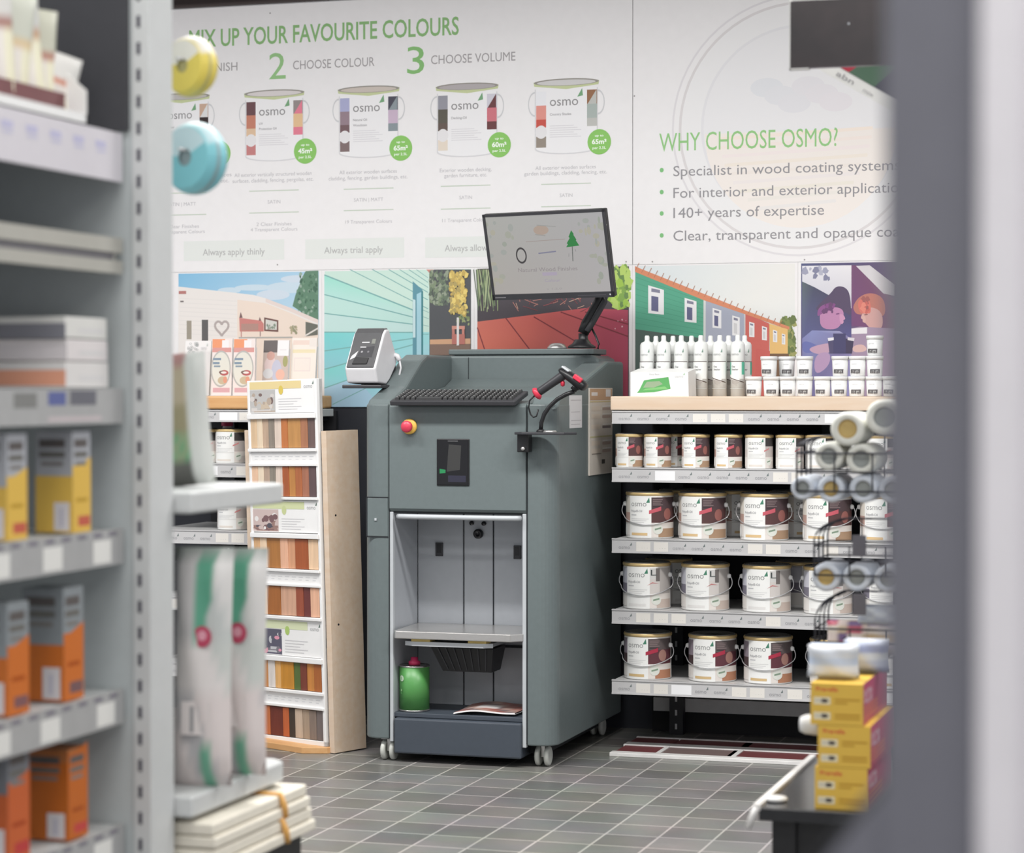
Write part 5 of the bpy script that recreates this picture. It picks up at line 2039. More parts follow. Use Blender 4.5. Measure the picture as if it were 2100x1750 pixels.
def d_photo(a):
    a.rect(0, 1, 0, 1, (196, 182, 176)).rect(0, 1, .78, 1, (104, 98, 98)).rect(0, 1, 0, .2, (206, 168, 150)).up()
    a.disc(.3, .55, .24, .16, (214, 196, 196)).disc(.3, .72, .16, .08, (200, 160, 150)).disc(.55, .45, .2, .2, (188, 190, 208)).disc(.7, .38, .18, .10, (224, 180, 164)).disc(.22, .4, .2, .09, (206, 208, 212)).disc(.88, .62, .1, .1, (160, 160, 110))
    a.up()
    a.rect(.55, 1, .72, 1.0, (232, 230, 232)).up().text('osmo', .66, .82, .02, (170, 170, 176), width=.24)


def d_cream(a):
    a.rect(0, 1, 0, 1, (232, 224, 216)).rect(.05, .9, .88, .96, (226, 206, 196)).up()
    a.rect(.04, .96, .74, .80, (226, 214, 180)).rect(.12, .78, .42, .66, (224, 212, 208)).rect(.7, .98, .85, .99, (226, 218, 212)).up()
    a.rect(.15, .75, .44, .64, (230, 221, 214))
    for k in range(4):
        a.disc(.3 + .13 * k, .05, .03, .012, (170, 160, 158), n=8)


leaflet(375, 428, 698, 7.90, 'white brochure with pencil sketch of a tree, leftmost on the oak worktop', .006, d_tree)
leaflet(433, 474, 694, 7.84, 'brochure with orange and grey tin picture, left one of the pair', .008, d_can, 4)
leaflet(477, 521, 694, 7.84, 'brochure with orange and grey tin picture, right one of the pair', .008, d_can, 4)
leaflet(536, 588, 697, 7.90, 'brochure with photo of a couple and a white tag, above the sample stand', .008, d_photo)
leaflet(594, 645, 692, 7.92, 'cream brochure with pale yellow heading, rightmost on the oak worktop', .006, d_cream)

# ------------------------------------------------------------ left gondola in the foreground
DY = 3.913
DX = on_y(310, 900, DY).x
m_gon = pm('gondola_grey', (190, 196, 197), 0.4, var=.02)
m_gonl = pm('gondola_light', (206, 208, 208), 0.35, var=.02)
m_slot = pm('slot_dark', (52, 48, 66), 0.7)
m_grail = pm('gondola_rail', (172, 172, 172), 0.35, var=.03)
m_tagw = pm('tag_white', (226, 225, 222), 0.5, var=.01)
gon = thing('gondola_shelving', 'blurred pale grey gondola rack with slotted post at left foreground', 'shelving', (DX - .25, DY, 0))
m = MB(m_gon)
m.box(DX - .62, DX - .012, DY, DY + .018, 0, 2.6)
m.build('end_panel', gon, world=True)
m = MB(m_gonl)
m.box(DX - .036, DX, DY - .004, DY + .095, 0, 2.6)
for k in range(52):
    z = .03 + k * .05
    m.use(m_slot).box(DX - .026, DX - .0185, DY - .0055, DY - .003, z, z + .023)
    m.use(m_gonl)
m.build('slotted_post', gon, world=True, bevel=.003)
MB(m_gon).box(DX - .64, DX - .60, DY - 1.2, DY + .75, 0, 2.6).build('back_panel', gon, world=True)
zA1 = on_y(240, 275, DY).z
rbox('dark_panel', gon, pm('dark_grey_panel', (62, 62, 67), .6), DX - .60, on_y(266, 100, DY).x, DY - .010, DY - .001, zA1 + .005, 2.6, .001, world=True)
GX = DX - .052
Y0A = DY - 1.0
spec = [(275, 375, 'tray'), (490, 563, 'slot'), (797, 868, 'rail'), (1083, 1155, 'tags'), (1412, 1482, 'tags'), (1688, 1760, 'tags')]
GZ = []
for i, (ya, yb_, kind) in enumerate(spec):
    z1, z0 = on_y(243, ya, DY - .01).z, on_y(243, yb_, DY - .01).z
    GZ.append(z1)
    sh = rbox('shelf', gon, m_gonl if kind != 'slot' else m_grail, DX - .60, GX - .004, Y0A, DY - .006, z1 - .03, z1 - .004, .003, world=True)
    m = MB({'tray': pm('price_strip_pale', (212, 208, 214), .4, var=.01), 'slot': pm('rail_putty', (176, 174, 166), .4, var=.02)}.get(kind, m_grail))
    if kind == 'slot':
        m.box(GX - .012, GX, Y0A, DY - .012, z1 - .028, z1)
        m.box(GX - .012, GX, Y0A, DY - .012, z0, z0 + .024)
        m.box(GX - .012, GX - .006, Y0A, DY - .03, z0, z1)
        m.use(pm('recess_grey', (104, 102, 106), .6)).box(GX - .008, GX - .003, Y0A, DY - .045, z0 + .02, z1 - .02)
    else:
        m.box(GX - .010, GX, Y0A, DY - .012, z0, z1)
        a = Art(m, lambda u, v, l: (GX + .0006 * l, u, v))
        if kind == 'tray':
            for k in range(6):
                u = DY - .10 - .085 * k
                a.rect(u - .02, u + .02, z1 - .035, z1 - .022, (188, 186, 212))
                a.rect(u - .015, u + .02, z1 - .044, z1 - .038, (196, 194, 214))
        elif kind == 'tags':
            for u in ([DY - .098, DY - .285, DY - .47] if i != 4 else [DY - .085, DY - .295, DY - .47]):
                a.rect(u - .035, u + .035, z0 + .006, z1 - .018, (228, 227, 223))
            for k in range(9):
                u = DY - .05 - .06 * k
                a.rect(u - .022, u + .012, z1 - .012, z1 - .004, (128, 124, 134))
        else:
            a.rect(DY - .22, DY - .12, z1 - .03, z1 - .004, (110, 110, 118)).rect(DY - .30, DY - .235, z1 - .03, z1 - .006, (98, 106, 156)).rect(DY - .42, DY - .34, z1 - .034, z1 - .008, (130, 130, 128)).rect(DY - .30, DY - .10, z0 + .006, z1 - .05, (196, 186, 188))
    m.build('price_rail', gon, world=True).parent = sh


def carton(label, y0, w, dpt, z, h, lower, split, extra, grp, top=(150, 152, 158), x1=None):
    x1 = GX - .018 if x1 is None else x1
    r = thing('carton', label, 'carton', (x1 - dpt / 2, y0 + w / 2, z), 0, grp)
    m = MB(pm('carton_grey_%d' % top[0], top, .5, var=.04))
    m.box(x1 - dpt, x1, y0, y0 + w, z + .001, z + h)
    for face in (0, 1):
        fn = (lambda u, v, l: (x1 + .0006 * l, y0 + u * w, z + v * h)) if face == 0 else (lambda u, v, l: (x1 - dpt + u * dpt, y0 - .0006 * l, z + v * h))
        a = Art(m, fn)
        cu = split + (.10 if face == 0 else 0)
        a.poly([(0, 0), (1, 0), (1, cu + (.08 if face == 0 else .0)), (.35 if face == 0 else 1, cu), (0, cu)], lower)
        a.up()
        a.rect(.1, .8, .84, .92, (96, 90, 88)).rect(.1, .8, .74, .80, (110, 108, 104)).rect(.15, .75, .66, .70, (126, 122, 118))
        if face == 0:
            a.rect(.3, .95, .06, .16, extra).rect(.2, .8, .3, .34, tuple(max(0, q - 36) for q in lower))
        else:
            a.rect(.50, .92, .02, .30, (220, 214, 216)).rect(.66, .74, .06, .24, (190, 188, 204))
    m.build('box', r, world=True, bevel=.0015)
    return r


YEL, ORA = (224, 184, 84), (206, 112, 44)
carton('blurred yellow and grey carton nearest the slotted post, on the fourth shelf', 3.735, .070, .075, GZ[3], .185, YEL, .56, (196, 96, 76), 'cartons on the left rack', (172, 174, 180))
carton('blurred yellow and grey carton at the photo edge, on the fourth shelf', 3.50, .070, .075, GZ[3], .185, YEL, .50, (196, 96, 76), 'cartons on the left rack', (172, 174, 180))
carton('blurred orange carton with yellow spot nearest the post, on the fifth shelf', 3.700, .075, .085, GZ[4], .205, ORA, .50, (120, 90, 92), 'cartons on the left rack', (140, 146, 150))
carton('blurred orange carton at the photo edge, on the fifth shelf', 3.50, .075, .085, GZ[4], .195, ORA, .52, (130, 90, 92), 'cartons on the left rack', (140, 146, 150))
carton('blurred orange carton with flap nearest the post, on the lowest shelf', 3.715, .075, .085, GZ[5], .165, (196, 104, 36), .86, (196, 70, 66), 'cartons on the left rack', (180, 110, 60))
carton('blurred orange carton at the photo edge, on the lowest shelf', 3.50, .075, .085, GZ[5], .20, (200, 98, 50), .60, (190, 60, 60), 'cartons on the left rack', (120, 122, 128))


def flatbox(label, y0, y1, z, h, col, stripe):
    r = thing('flat_carton', label, 'carton', (GX - .2, (y0 + y1) / 2, z), 0, 'flat cartons on the left rack')
    m = MB(pm('flatbox_%d' % col[0], col, .5, var=.01))
    m.box(GX - .45, GX - .012, y0, y1, z + .001, z + h)
    a = Art(m, lambda u, v, l: (GX - .45 + u * .438, y0 - .0006 * l, z + v * h))
    a.rect(0, 1, stripe[1], stripe[2], stripe[0])
    a = Art(m, lambda u, v, l: (GX - .012 + .0006 * l, y0 + u * (y1 - y0), z + v * h))
    a.rect(.3, .9, .3, .5, (214, 212, 212))
    m.build('box', r, world=True, bevel=.002)


zz = GZ[2]
flatbox('white flat carton at the bottom of the stack on the left rack', 3.70, 3.865, zz, .048, (220, 217, 215), ((224, 160, 132), .1, .7))
flatbox('white flat carton in the middle of the stack on the left rack', 3.705, 3.862, zz + .049, .040, (222, 216, 216), ((214, 208, 210), .1, .8))
flatbox('white flat carton with dark front on top of the stack on the left rack', 3.70, 3.86, zz + .090, .040, (219, 218, 214), ((128, 128, 136), .0, .7))

# packets in a cardboard display box on the top shelf
zt0 = GZ[0]
r = thing('display_box', 'white cardboard display box holding packets at top left', 'display box', (GX - .1, 3.66, zt0))
m = MB(pm('white_card', (232, 232, 231), 0.5, var=0.01))
y1 = 3.772
m.prism([(GX - .006, zt0 + .001), (GX - .006, zt0 + .065), (GX - .09, zt0 + .135), (GX - .30, zt0 + .14), (GX - .30, zt0 + .001)], 'y', y1 - .004, y1)
m.prism([(GX - .006, zt0 + .001), (GX - .006, zt0 + .05), (GX - .30, zt0 + .14), (GX - .30, zt0 + .001)], 'y', 3.40, 3.404)
m.box(GX - .30, GX - .296, 3.404, y1, zt0 + .001, zt0 + .14)
m.box(GX - .30, GX - .006, 3.404, y1, zt0 + .001, zt0 + .005)
m.box(GX - .010, GX - .006, 3.404, y1, zt0 + .001, zt0 + .022)
m.use(pm('maroon_card', (116, 72, 74), .6)).box(GX - .05, GX - .046, 3.406, y1 - .004, zt0 + .005, zt0 + .06)
m.build('tray', r, world=True)


def pouch(name, label, cat, loc, w, h, th, rz, tilt, cols, mat, grp=None, deco=None, roll=0):
    r = thing(name, label, cat, loc, rz, grp)
    m = MB(mat)
    m.M = Matrix.Rotation(tilt, 4, 'X') @ Matrix.Rotation(roll, 4, 'Y')

    def sh(s):
        def fn(u, v):
            e = max(0.0, (1 - abs(2 * u - 1) ** 4)) ** .5 * max(0.0, (1 - abs(2 * v - 1) ** 6)) ** .6
            cr = 0.12 * math.sin(9 * u + 7 * v) * e
            return ((u - .5) * w * (1 - .06 * math.sin(PI * v)), -s * th / 2 * e * (1 + cr), v * h)
        return fn
    if cols:
        m.use(PRINT)
    m.grid(10, 14, sh(1), True, cols)
    m.grid(10, 14, sh(-1), True, cols)
    m.build('pouch', r)
    if deco:
        deco(r, m.M, w, h, th)
    return r


m_pack = pm('packet_film', (214, 212, 206), .35, var=.05)
PK = [(3.742, .13, (216, 214, 210), (200, 120, 90), .20), (3.705, .20, (196, 196, 180), (176, 120, 104), .02), (3.655, .25, (206, 206, 204), (190, 150, 120), -.1), (3.60, .22, (200, 202, 190), (214, 190, 150), .1), (3.545, .26, (212, 210, 206), (160, 110, 100), -.05)]
for i, (y, h, c1, c2, rl) in enumerate(PK):
    pouch('packet', 'blurred pale packet in the white display box, %s from the post' % ORD[i], 'packet', (GX - .075 - .012 * (i % 2), y, zt0 + .010), .115, h, .03, math.radians(62), 0,
          (lambda c1, c2: (lambda u, v: c1 if v > .62 else (c2 if .5 < v <= .62 else ((226, 220, 214) if u < .75 else (230, 226, 200)))))(c1, c2), m_pack, 'packets in the display box', None, rl)

# bay beyond the divider
BX = DX + .035
B1 = on_x(592, 992, BX).y
zb1 = on_x(592, 990, BX).z
zb2 = on_x(582, 1561, BX).z
bay = thing('end_bay_shelving', 'pale grey shelf bay beyond the slotted post, holding green and white bags', 'shelving', (DX - .2, 4.3, 0))
for z in (zb1, zb2):
    m = MB(m_gonl)
    m.prism([(DX - .55, DY + .10), (BX, DY + .10), (BX, B1 - .03), (BX - .03, B1), (DX - .55, B1)], 'z', z - .042, z)
    m.build('shelf', bay, world=True, bevel=.006, seg=3)
MB(m_gon).box(DX - .60, DX - .56, DY + .10, B1, 0, 2.6).build('back_panel', bay, world=True)
rbox('base_plinth', bay, m_blk, DX - .55, BX + .02, DY + .10, B1 + .02, 0, zb2 - .158, .004, world=True)

# tape rolls on hooks
def taperoll(label, px, py, Y, Rr, wd, c1, c2, c3, rz):
    p = on_y(px, py, Y)
    r = thing('tape_roll', label, 'tape roll', tuple(p), rz, 'tape rolls hanging by the post')
    m = MB(PRINT)

    def prof(u, v):
        q = 2 * PI * u
        s = (v - .5) * wd
        k = 1 - .16 * abs(2 * v - 1) ** 2.2
        return (Rr * k * math.cos(q), s, Rr * k * math.sin(q))

    def col(u, v):
        k = int(v * 8)
        if .06 < u < .46:
            return c2 if k % 5 else c1
        return c1 if k % 4 < 3 else c3
    m.grid(40, 8, prof, True, col)
    for s in (-1, 1):
        vs, fs, cs = [], [], []
        for i in range(40):
            q = 2 * PI * i / 40
            for rr in (Rr * .84, Rr * .24):
                vs.append((rr * math.cos(q), s * wd / 2, rr * math.sin(q)))
        for i in range(40):
            j = (i + 1) % 40
            u = i / 40
            m.add([vs[2 * i], vs[2 * i + 1], vs[2 * j + 1], vs[2 * j]], [(0, 1, 2, 3)], c2 if .06 < u < .46 else c1)
    m.build('tape', r)
    m = MB(PRINT)
    m.lathe([(Rr * .24, -wd / 2), (Rr * .24, wd / 2)], 30, axis='y', col=c3, caps=False)
    m.lathe([(Rr * .24, -wd * .4), (0, -wd * .3)], 30, axis='y', col=c3)
    m.build('core', r)
    m = MB(m_wire)
    m.tube([(-.02, wd * .9, Rr * .22), (0, wd * .5, Rr * .21), (0, -wd * .8, Rr * .21)], .003, 6)
    m.build('hook', r)


taperoll('roll of yellow and white tape hanging beside the post, upper one', 391, 137, 4.18, .0605, .05, (224, 204, 96), (234, 230, 220), (176, 168, 116), math.radians(-18))
taperoll('roll of turquoise tape hanging beside the post, below the yellow one', 400, 325, 4.18, .0725, .06, (128, 196, 206), (196, 220, 226), (140, 156, 160), math.radians(-18))

# hanging brush pack above the upper shelf
def bp(u, v):
    if u > .62:
        return (206, 208, 204)
    if v > .86:
        return (170, 130, 126)
    if v > .62:
        return (176, 164, 140)
    if v > .40:
        return (150, 142, 112)
    if v > .16:
        return (140, 158, 124) if int(u * 10 + v * 14) % 3 else (112, 160, 120)
    return (96, 96, 92)


p = on_y(388, 1000, 4.25)
pouch('brush_pack', 'olive brown brush pack in clear film on the upper shelf beside the post', 'pack', (p.x, 4.25, zb1 + .002), .115, .27, .05, math.radians(8), math.radians(-3), bp, m_pack, None, None, math.radians(-6))


def bagcol(seed):
    def f(u, v):
        q = math.sin(u * 6 + v * 9 + seed)
        if v > .93:
            return (150, 156, 152)
        if v > .62:
            if .42 < u - .25 * (v - .62) < .66:
                return (92, 160, 134)
            if u < .2 and v > .7:
                return (140, 138, 140)
            return (190, 187, 187) if u < .42 else ((216, 214, 212) if q > -.5 else (196, 200, 198))
        if v > .38:
            return (222, 216, 214) if u < .6 or q > 0 else (200, 204, 200)
        if v < .20 and .5 < u < .75:
            return (116, 176, 150)
        return (218, 208, 206) if q > -.4 else (190, 188, 190)
    return f


def sticker(r, M, w, h, th):
    m = MB(PRINT)
    m.M = M
    a = Art(m, lambda u, v, l: (u, -th / 2 - .002 - .0008 * l, v))
    a.disc(.012, .63 * h, .019, .021, (190, 72, 100), 24).up()
    a.disc(.012, .635 * h, .009, .010, (226, 160, 176), 16).up()
    m.build('sticker', r)
    m = MB(PRINT)
    m.M = M
    a = Art(m, lambda u, v, l: (u, -th / 2 - .002 - .0008 * l, v))
    a.rect(-.03, .03, .22 * h, .36 * h, (224, 216, 214)).rect(-.012, -.004, .23 * h, .34 * h, (150, 148, 150))
    m.build('paper_label', r)


for i, (px, Y, hh, lab) in enumerate([(415, 4.13, .47, 'clear bag with green stripe and red sticker, left one on the lower shelf'), (487, 4.27, .46, 'clear bag with green stripe and red sticker, right one nearer the sample stand')]):
    p = on_y(px, 1600, Y)
    pouch('plastic_bag', lab, 'bag', (p.x, Y, zb2 + .002), .122, hh, .085, math.radians(6), math.radians(-2), bagcol(i), m_pack, 'green and white bags', sticker)

# folded dust sheets on the base
m_cloth = pm('cotton_cream', (232, 226, 212), .8, var=.03)
m_tie = pm('orange_tie', (226, 172, 96), .6)
zq = zb2 - .156
for i in range(2):
    r = thing('dust_sheet', 'folded cream dust sheet, %s of two in the pile at bottom left' % ['lower', 'upper'][i], 'dust sheet', (DX - .1, 4.3, zq + .052 * i), 0, 'folded dust sheets')
    m = MB(m_cloth)
    x0, x1, y0, y1 = DX - .42, BX + .045 - .004 * i, DY + .12, B1 + .04 - .02 * (i % 2)

    def top(u, v):
        return (x0 + (x1 - x0) * u, y0 + (y1 - y0) * v, zq + .052 * i + .050 + .002 * math.sin(8 * u + i) * math.sin(7 * v))
    m.box(x0, x1, y0, y1, zq + .052 * i + .001, zq + .052 * i + .024)
    m.box(x0, x1 - .006, y0, y1 - .006, zq + .052 * i + .026, zq + .052 * i + .050)
    m.box(x0, x1 - .02, y0 + .01, y1 - .02, zq + .052 * i + .02, zq + .052 * i + .03)
    m.build('folds', r, world=True, bevel=.0115, seg=4)
    m = MB(m_tie)
    m.tube([(x1 - .08, 4.36, zq + .052 * i + .0515), (x1 - .004, 4.36, zq + .052 * i + .051), (x1 + .003, 4.362, zq + .052 * i + .028), (x1 + .003, 4.37, zq + .052 * i + .004)], .007, 6)
    m.build('tie', r, world=True)

# ------------------------------------------------------------ dark post at the right
PD = 1.62
e = at_d(2010, 900, PD)
f_ = at_d(1812, 900, PD)
PYY = e.y
f2 = on_y(1812, 900, PYY)
m_post = pm('post_slate', (116, 116, 125), .55, var=.03)
m_postl = pm('post_pale', (236, 232, 236), .5, var=.02)
r = thing('display_post', 'blurred dark slate upright with pale side filling the right edge', 'upright', (e.x, PYY + .1, 0))
m = MB(m_post).box(f2.x, e.x, PYY, PYY + .035, 0, 2.4)
m.build('dark_face', r, world=True, bevel=.003)
m = MB(m_postl).box(e.x - .004, e.x + .20, PYY + .02, PYY + .05, 0, 2.4)
m.box(e.x - .0005, e.x + .03, PYY - .012, PYY + .03, 0, 2.4)
m.build('pale_side', r, world=True, bevel=.003)
g = [on_y(1835, 1600, PYY + .01), on_y(1690, 1765, PYY + .01)]
m = MB(m_post)
m.prism([(g[0].x, g[0].z), (g[1].x, g[1].z), (g[1].x, g[1].z - .15), (g[0].x + .01, g[1].z - .15)], 'y', PYY + .004, PYY + .03)
m.build('foot_gusset', r, world=True)
m = MB(m_blk2)
m.tube([on_y(1835, 1594, PYY + .012), on_y(1690, 1759, PYY + .012)], .006, 8)
m.build('gusset_edge', r, world=True)

# ------------------------------------------------------------ hanging sign and banner at upper right
SYY = 5.55
s0, s1 = on_y(1621, 3, SYY), on_y(1850, 131, SYY)
r = thing('hanging_sign', 'black hanging sign board with thin white edge at upper right', 'sign', ((s0.x + s1.x) / 2, SYY, s1.z))
m = MB(pm('sign_black', (42, 38, 42), .25, var=.2, scale=4, rgb2=(58, 46, 48)))
m.box(s0.x, s1.x + .1, SYY, SYY + .02, s1.z, s0.z)
m.use(m_tagw)
m.box(s0.x - .003, s0.x, SYY - .002, SYY + .02, s1.z - .003, s0.z + .004)
m.box(s0.x - .003, s0.x + .045, SYY - .002, SYY + .02, s1.z - .003, s1.z)
m.use(m_alu).box(s0.x + .14, s0.x + .145, SYY - .001, SYY, s1.z + .10, s1.z + .105)
m.build('board', r, world=True)
m = MB(m_wire)
for x in (s0.x + .06, s1.x + .04):
    m.tube([(x, SYY + .01, s0.z), (x, SYY + .01, 3.3)], .0012, 5)
m.build('cord', r, world=True)
BY = 5.75
q0, q1 = on_y(1655, 128, BY), on_y(1850, 240, BY)
ang = math.atan2(q1.z - q0.z, q1.x - q0.x)
r = thing('hanging_banner', 'slanted red and green banner with white text edge below the black sign', 'banner', tuple(q0))
m = MB(m_tagw)
m.M = Matrix.Rotation(-ang, 4, 'Y')
Lb = .42
m.box(0, Lb, 0, .006, 0, .16)
a = Art(m, lambda u, v, l: (u, -.0006 * l, v))
a.rect(.012, Lb, .030, .16, (72, 72, 84))
a.up()
a.poly([(.012, .030), (.07, .030), (.13, .16), (.06, .16)], (90, 70, 70)).poly([(.05, .030), (.105, .030), (.17, .16), (.10, .16)], (176, 60, 76)).poly([(.105, .030), (.18, .030), (.22, .16), (.17, .16)], (84, 110, 92))
a.poly([(.26, .08), (.42, .08), (.42, .12), (.26, .12)], (206, 206, 206))
a.text('abn', .08, .008, .013, (150, 148, 150), width=.05)
a.text('mix', .16, .006, .010, (170, 168, 170), width=.03)
m.build('board', r)
MB(m_wire).tube([(q0.x + .22, BY + .003, q0.z + .02), (q0.x + .22, BY + .003, 3.3)], .0012, 5).build('cord', r, world=True)

# ------------------------------------------------------------ low table with boxes
TZ = .35
tl = on_z(1556, 1657, TZ)
TX0, TY0 = tl.x, tl.y
TX1, TY1 = TX0 + .85, 5.56
r = thing('low_table', 'low black table with white trimmed edge under the yellow boxes', 'table', ((TX0 + TX1) / 2, (TY0 + TY1) / 2, 0))
m_tt = pm('table_top_black', (42, 43, 46), .14, var=.08)
rbox('table_top', r, m_tt, TX0, TX1, TY0, TY1, TZ - .028, TZ, .002, world=True)
rbox('edge_trim', r, m_wtrim, TX0 - .012, TX0 + .004, TY0 - .004, TY1, TZ - .006, TZ + .008, .002, world=True)
MB(m_wtrim).tube([(TX0 - .006, TY0, TZ), (TX0 - .014, TY0 - .006, TZ - .02), (TX0 - .022, TY0 - .008, TZ - .045)], .007, 8).build('trim_end', r, world=True)
for x, y in [(TX0 + .05, TY0 + .05), (TX1 - .05, TY0 + .05), (TX0 + .05, TY1 - .05), (TX1 - .05, TY1 - .05)]:
    rbox('leg', r, m_blk, x - .026, x + .026, y - .026, y + .026, 0, TZ - .028, .003, world=True)
rbox('apron', r, m_blk, TX0 + .05, TX1 - .05, TY0 + .04, TY0 + .06, TZ - .115, TZ - .028, .002, world=True)
rbox('lower_stretcher', r, m_blk2, TX0 + .05, TX1 - .05, TY1 - .06, TY1 - .04, .06, .10, .002, world=True)

m_box_y = pm('box_yellow', (220, 180, 74), .5, var=.02)
BZ = [(1577, 1664, 1671, 1777), (1491, 1577, 1677, 1779), (1405, 1491, 1662, 1772)]
zc = TZ + .001
for i, (ya, yb_, xa, xb) in enumerate(BZ):
    by = TY0 + .022
    x0 = on_y(xa, 1600, by).x
    x1 = x0 + .113
    h = on_y(1700, ya, by).z - on_y(1700, yb_, by).z
    r = thing('product_box', 'yellow box with pink side, %s of three stacked on the low table' % ['bottom', 'middle', 'top'][i], 'box', ((x0 + x1) / 2, by, zc), 0, 'yellow boxes')
    m = MB(m_box_y)
    m.box(x0, x1, by, by + .34, zc, zc + h - .001)
    a = Art(m, lambda u, v, l: (x0 + u * (x1 - x0), by - .0006 * l, zc + v * h))
    a.text('Prarella', .10, .80, .10, (206, 84, 60), width=.42, bold=.02)
    for v in (.50, .14):
        a.rect(.06, .38, v - .02, v + .16, (226, 214, 180))
        a.up()
        a.disc(.26, v + .07, .08, .05, (70, 62, 60)).rect(.08, .22, v + .05, v + .09, (190, 186, 180))
        a.layer -= 1
        a.rect(.46, .94, v + .08, v + .13, (190, 146, 50)).rect(.46, .70 if v > .3 else .94, v + .0, v + .045, (190, 146, 50))
    a = Art(m, lambda u, v, l: (x1 + .0006 * l, by + u * .34, zc + v * h))
    a.poly([(0, 0), (1, 0), (1, 1), (0, 1)], [(186, 90, 106), (176, 84, 110), (190, 92, 130), (206, 96, 124)])
    a.up()
    a.text('EXTRA', .04, .66, .14, (224, 206, 214), width=.34, bold=.02)
    a.text('VALUE', .04, .48, .14, (224, 206, 214), width=.34, bold=.02)
    for k in range(3):
        a.rect(.04, .6, .36 - .11 * k, .42 - .11 * k, (214, 130, 110))
    m.build('carton', r, world=True, bevel=.0015)
    zc += h
BOXTOP = zc
c = on_y(1660, 1486, TY0 + .10)
r = thing('white_cup', 'white rounded cup poking out left of the yellow boxes', 'cup', (c.x, TY0 + .10, c.z))
# it sits on a short black peg fixed behind the middle box
m = MB(m_knob).lathe([(0, -.022), (.016, -.020), (.021, -.008), (.023, .012), (.022, .04), (0, .04)], 20, axis='x')
m.build('shell', r)
w_ = on_z(1577, 1648, TZ)
tag(MB(m_knob).lathe([(0, 0), (.022, 0), (.026, .004), (.022, .009), (0, .011)], 20).build('white_puck'), 'white round puck at the front left corner of the black table', 'puck').location = (w_.x + .01, w_.y + .03, TZ + .001)

# ------------------------------------------------------------ wire rack with rolls
RY = 5.36
m_wb = pm('dark_wire', (48, 48, 56), .45, .3)
rx0 = on_y(1636, 1000, RY).x
rx1 = rx0 + .62
rack = thing('wire_rack', 'black wire basket rack holding paper rolls above the yellow boxes', 'wire rack', ((rx0 + rx1) / 2, RY + .1, TZ))
m = MB(m_wb)
for x in (rx0 + .20, rx1):
    m.tube([(x, RY + .20, TZ + .001), (x, RY + .20, 1.22)], .006, 8)
m.build('post', rack, world=True)


def basket(ptop, pmid, pbot, xo, name='basket'):
    zt_, zm, zb_ = on_y(1700, ptop, RY).z, on_y(1700, pmid, RY).z, on_y(1700, pbot, RY).z
    xa = on_y(xo, 1000, RY).x
    xb = rx1
    m = MB(m_wb)
    yb_ = RY + .19
    w = .0024
    for z, off in ((zb_, 0), ((zb_ + zm) / 2, 0), (zm, 0)):
        m.tube([(xa, yb_, z), (xa, RY, z), (xb, RY, z), (xb, yb_, z)], w, 6, True)
    # back rail, higher, with curved side wires
    m.tube([(xa + .05, yb_, zt_), (xb, yb_, zt_)], w, 6)
    for k in range(4):
        y = RY + .19 * k / 3
        pts = [(xa, y, zb_), (xa, y, zm + (zt_ - zm) * .3)]
        pts += [(xa + .05 * (1 - math.cos(q)), y + (yb_ - y) * .3 * math.sin(q), zm + (zt_ - zm) * (.3 + .7 * math.sin(q))) for q in [PI / 2 * i / 6 for i in range(1, 7)]]
        m.tube(pts, w, 6)
    n = 7
    for k in range(1, n + 1):
        x = xa + (xb - xa) * k / n
        m.tube([(x, RY, zm), (x, RY, zb_), (x, yb_, zb_), (x, yb_, zt_)], w * .8, 5)
    m.build(name, rack, world=True)
    return zb_


bz1_ = basket(897, 930, 1008, 1634)
bz2_ = basket(1072, 1120, 1180, 1670)
bz3_ = basket(1225, 1290, 1345, 1672)

m_rollA = pm('roll_white', (222, 222, 214), .5, var=.03)
m_rollB = pm('roll_blue_white', (206, 212, 222), .4, var=.04)
m_coreb = pm('cardboard_core', (190, 164, 104), .6, var=.1)
m_coreg = pm('grey_core', (146, 150, 148), .6, var=.1)


def roll(px, py, R, Y, mt, mc_, label, ln=.17):
    c = on_y(px, py, Y)
    r = thing('paper_roll', label, 'roll', (c.x, Y, c.z), 0, 'rolls in the wire rack')
    m = MB(mt)
    m.lathe([(R * .56, 0), (R * .60, -.003), (R * .94, -.003), (R, .004), (R, ln), (R * .56, ln), (R * .56, 0)], 28, axis='y', caps=False)
    m.build('wrap', r)
    MB(mc_).lathe([(R * .56, .0), (R * .50, .002), (R * .50, ln)], 24, axis='y', caps=False).build('core', r)
    MB(mc_).lathe([(R * .5, .004), (0, .004)], 20, axis='y', caps=False).build('core_fill', r)  # disc added near the mouth so the hollow core looks lit
    return r


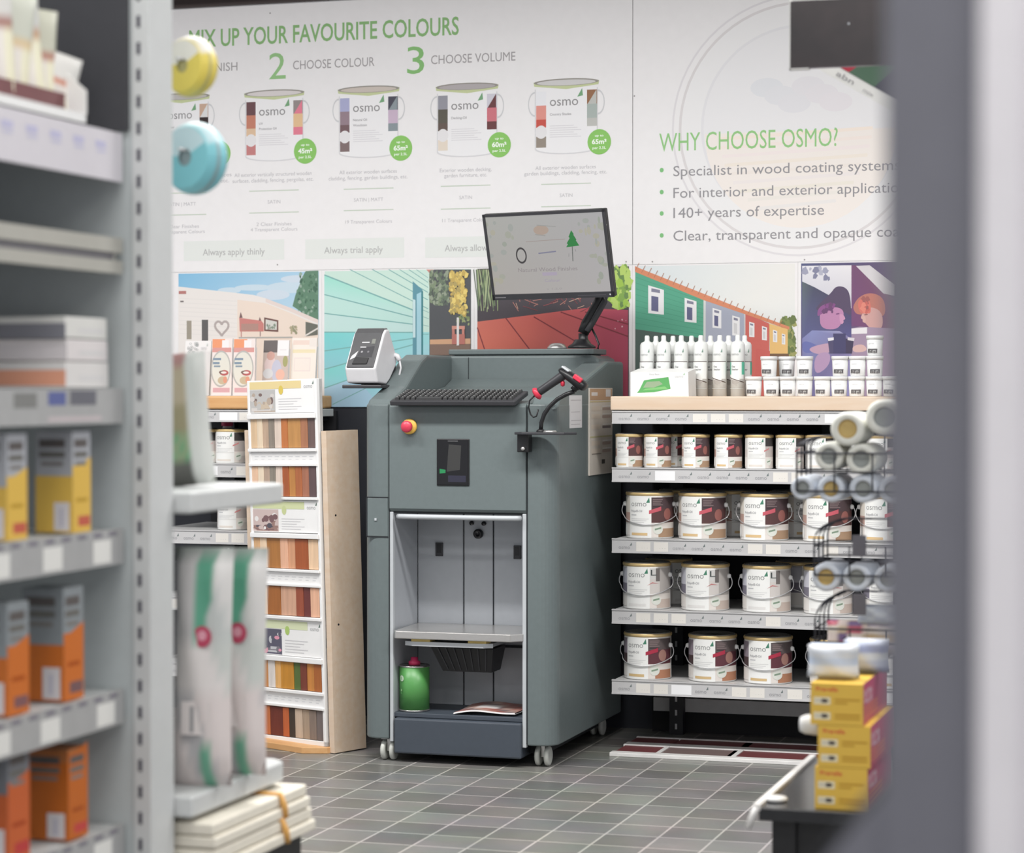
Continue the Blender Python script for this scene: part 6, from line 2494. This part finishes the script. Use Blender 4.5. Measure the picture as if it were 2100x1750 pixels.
for px, py, R, mt, mc_, lab in [
        (1738, 880, .040, m_rollA, m_coreb, 'cream paper roll with yellow core at the top left of the wire rack'),
        (1812, 856, .042, m_rollA, m_coreg, 'cream paper roll with grey core at the top right of the wire rack'),
        (1700, 936, .034, m_rollA, m_coreg, 'cream paper roll low in the top basket, left one'),
        (1766, 942, .036, m_rollA, m_coreg, 'cream paper roll low in the top basket, right one'),
        (1646, 1001, .028, m_rollB, m_coreg, 'bluish wrapped roll, first from the left in the second row'),
        (1704, 1003, .032, m_rollB, m_coreb, 'bluish wrapped roll, second from the left in the second row'),
        (1770, 1003, .033, m_rollB, m_coreg, 'bluish wrapped roll, third from the left in the second row'),
        (1828, 1005, .032, m_rollB, m_coreg, 'bluish wrapped roll, fourth from the left in the second row'),
        (1694, 1184, .034, m_rollB, m_coreb, 'bluish wrapped roll with yellow core, left in the lower row'),
        (1757, 1185, .033, m_rollB, m_coreg, 'bluish wrapped roll with grey core, middle of the lower row'),
        (1820, 1188, .033, m_rollB, m_coreg, 'bluish wrapped roll at the right end of the lower row')]:
    roll(px, py, R, RY + .01, mt, mc_, lab)


def packc(cs, seed):
    def f(u, v):
        return cs[(int(u * 4 + seed) * 3 + int(v * 5)) % len(cs)]
    return f


for px, py, w, h, cs, lab in [
        (1745, 1345, .12, .085, [(222, 206, 200), (226, 214, 204), (190, 90, 110), (130, 110, 150), (206, 186, 160)], 'cream and pink packet in the lowest wire basket'),
        (1806, 1345, .09, .08, [(214, 204, 196), (200, 190, 200), (206, 180, 140)], 'cream packet at the right of the lowest wire basket'),
        (1800, 1283, .10, .05, [(186, 192, 206), (200, 206, 214)], 'pale blue packet above the cream ones in the lowest basket')]:
    c = on_y(px, py, RY + .07)
    pouch('packet', lab, 'packet', (c.x, RY + .07, c.z), w, h, .05, 0, math.radians(-8), packc(cs, 1), m_pack, 'packets in the wire rack')
for px, w, cs, lab in [(1712, .115, [(206, 212, 222), (216, 218, 222), (190, 202, 222)], 'clear bag with pale blue print lying on the top yellow box'), (1795, .08, [(150, 158, 190), (176, 182, 200), (200, 204, 210)], 'blue wrapped packet lying on the yellow boxes at right')]:
    c = on_y(px, 1400, TY0 + .12)
    pouch('plastic_bag', lab, 'bag', (min(c.x, -.76), TY0 + .10 + (.12 if px > 1750 else 0), BOXTOP + .002), w if px < 1750 else .10, .075, .06, 0, 0, packc(cs, 2), m_pack, 'bags on the yellow boxes')
# grey price plates hanging on the rack
for py, px in ((1120, 1762), (1240, 1762)):
    c = on_y(px, py, RY - .006)
    MB(pm('plate_grey', (96, 94, 102), .5)).box(c.x - .016, c.x + .016, RY - .009, RY - .002, c.z - .025, c.z + .025).build('price_plate', rack, world=True, bevel=.001)
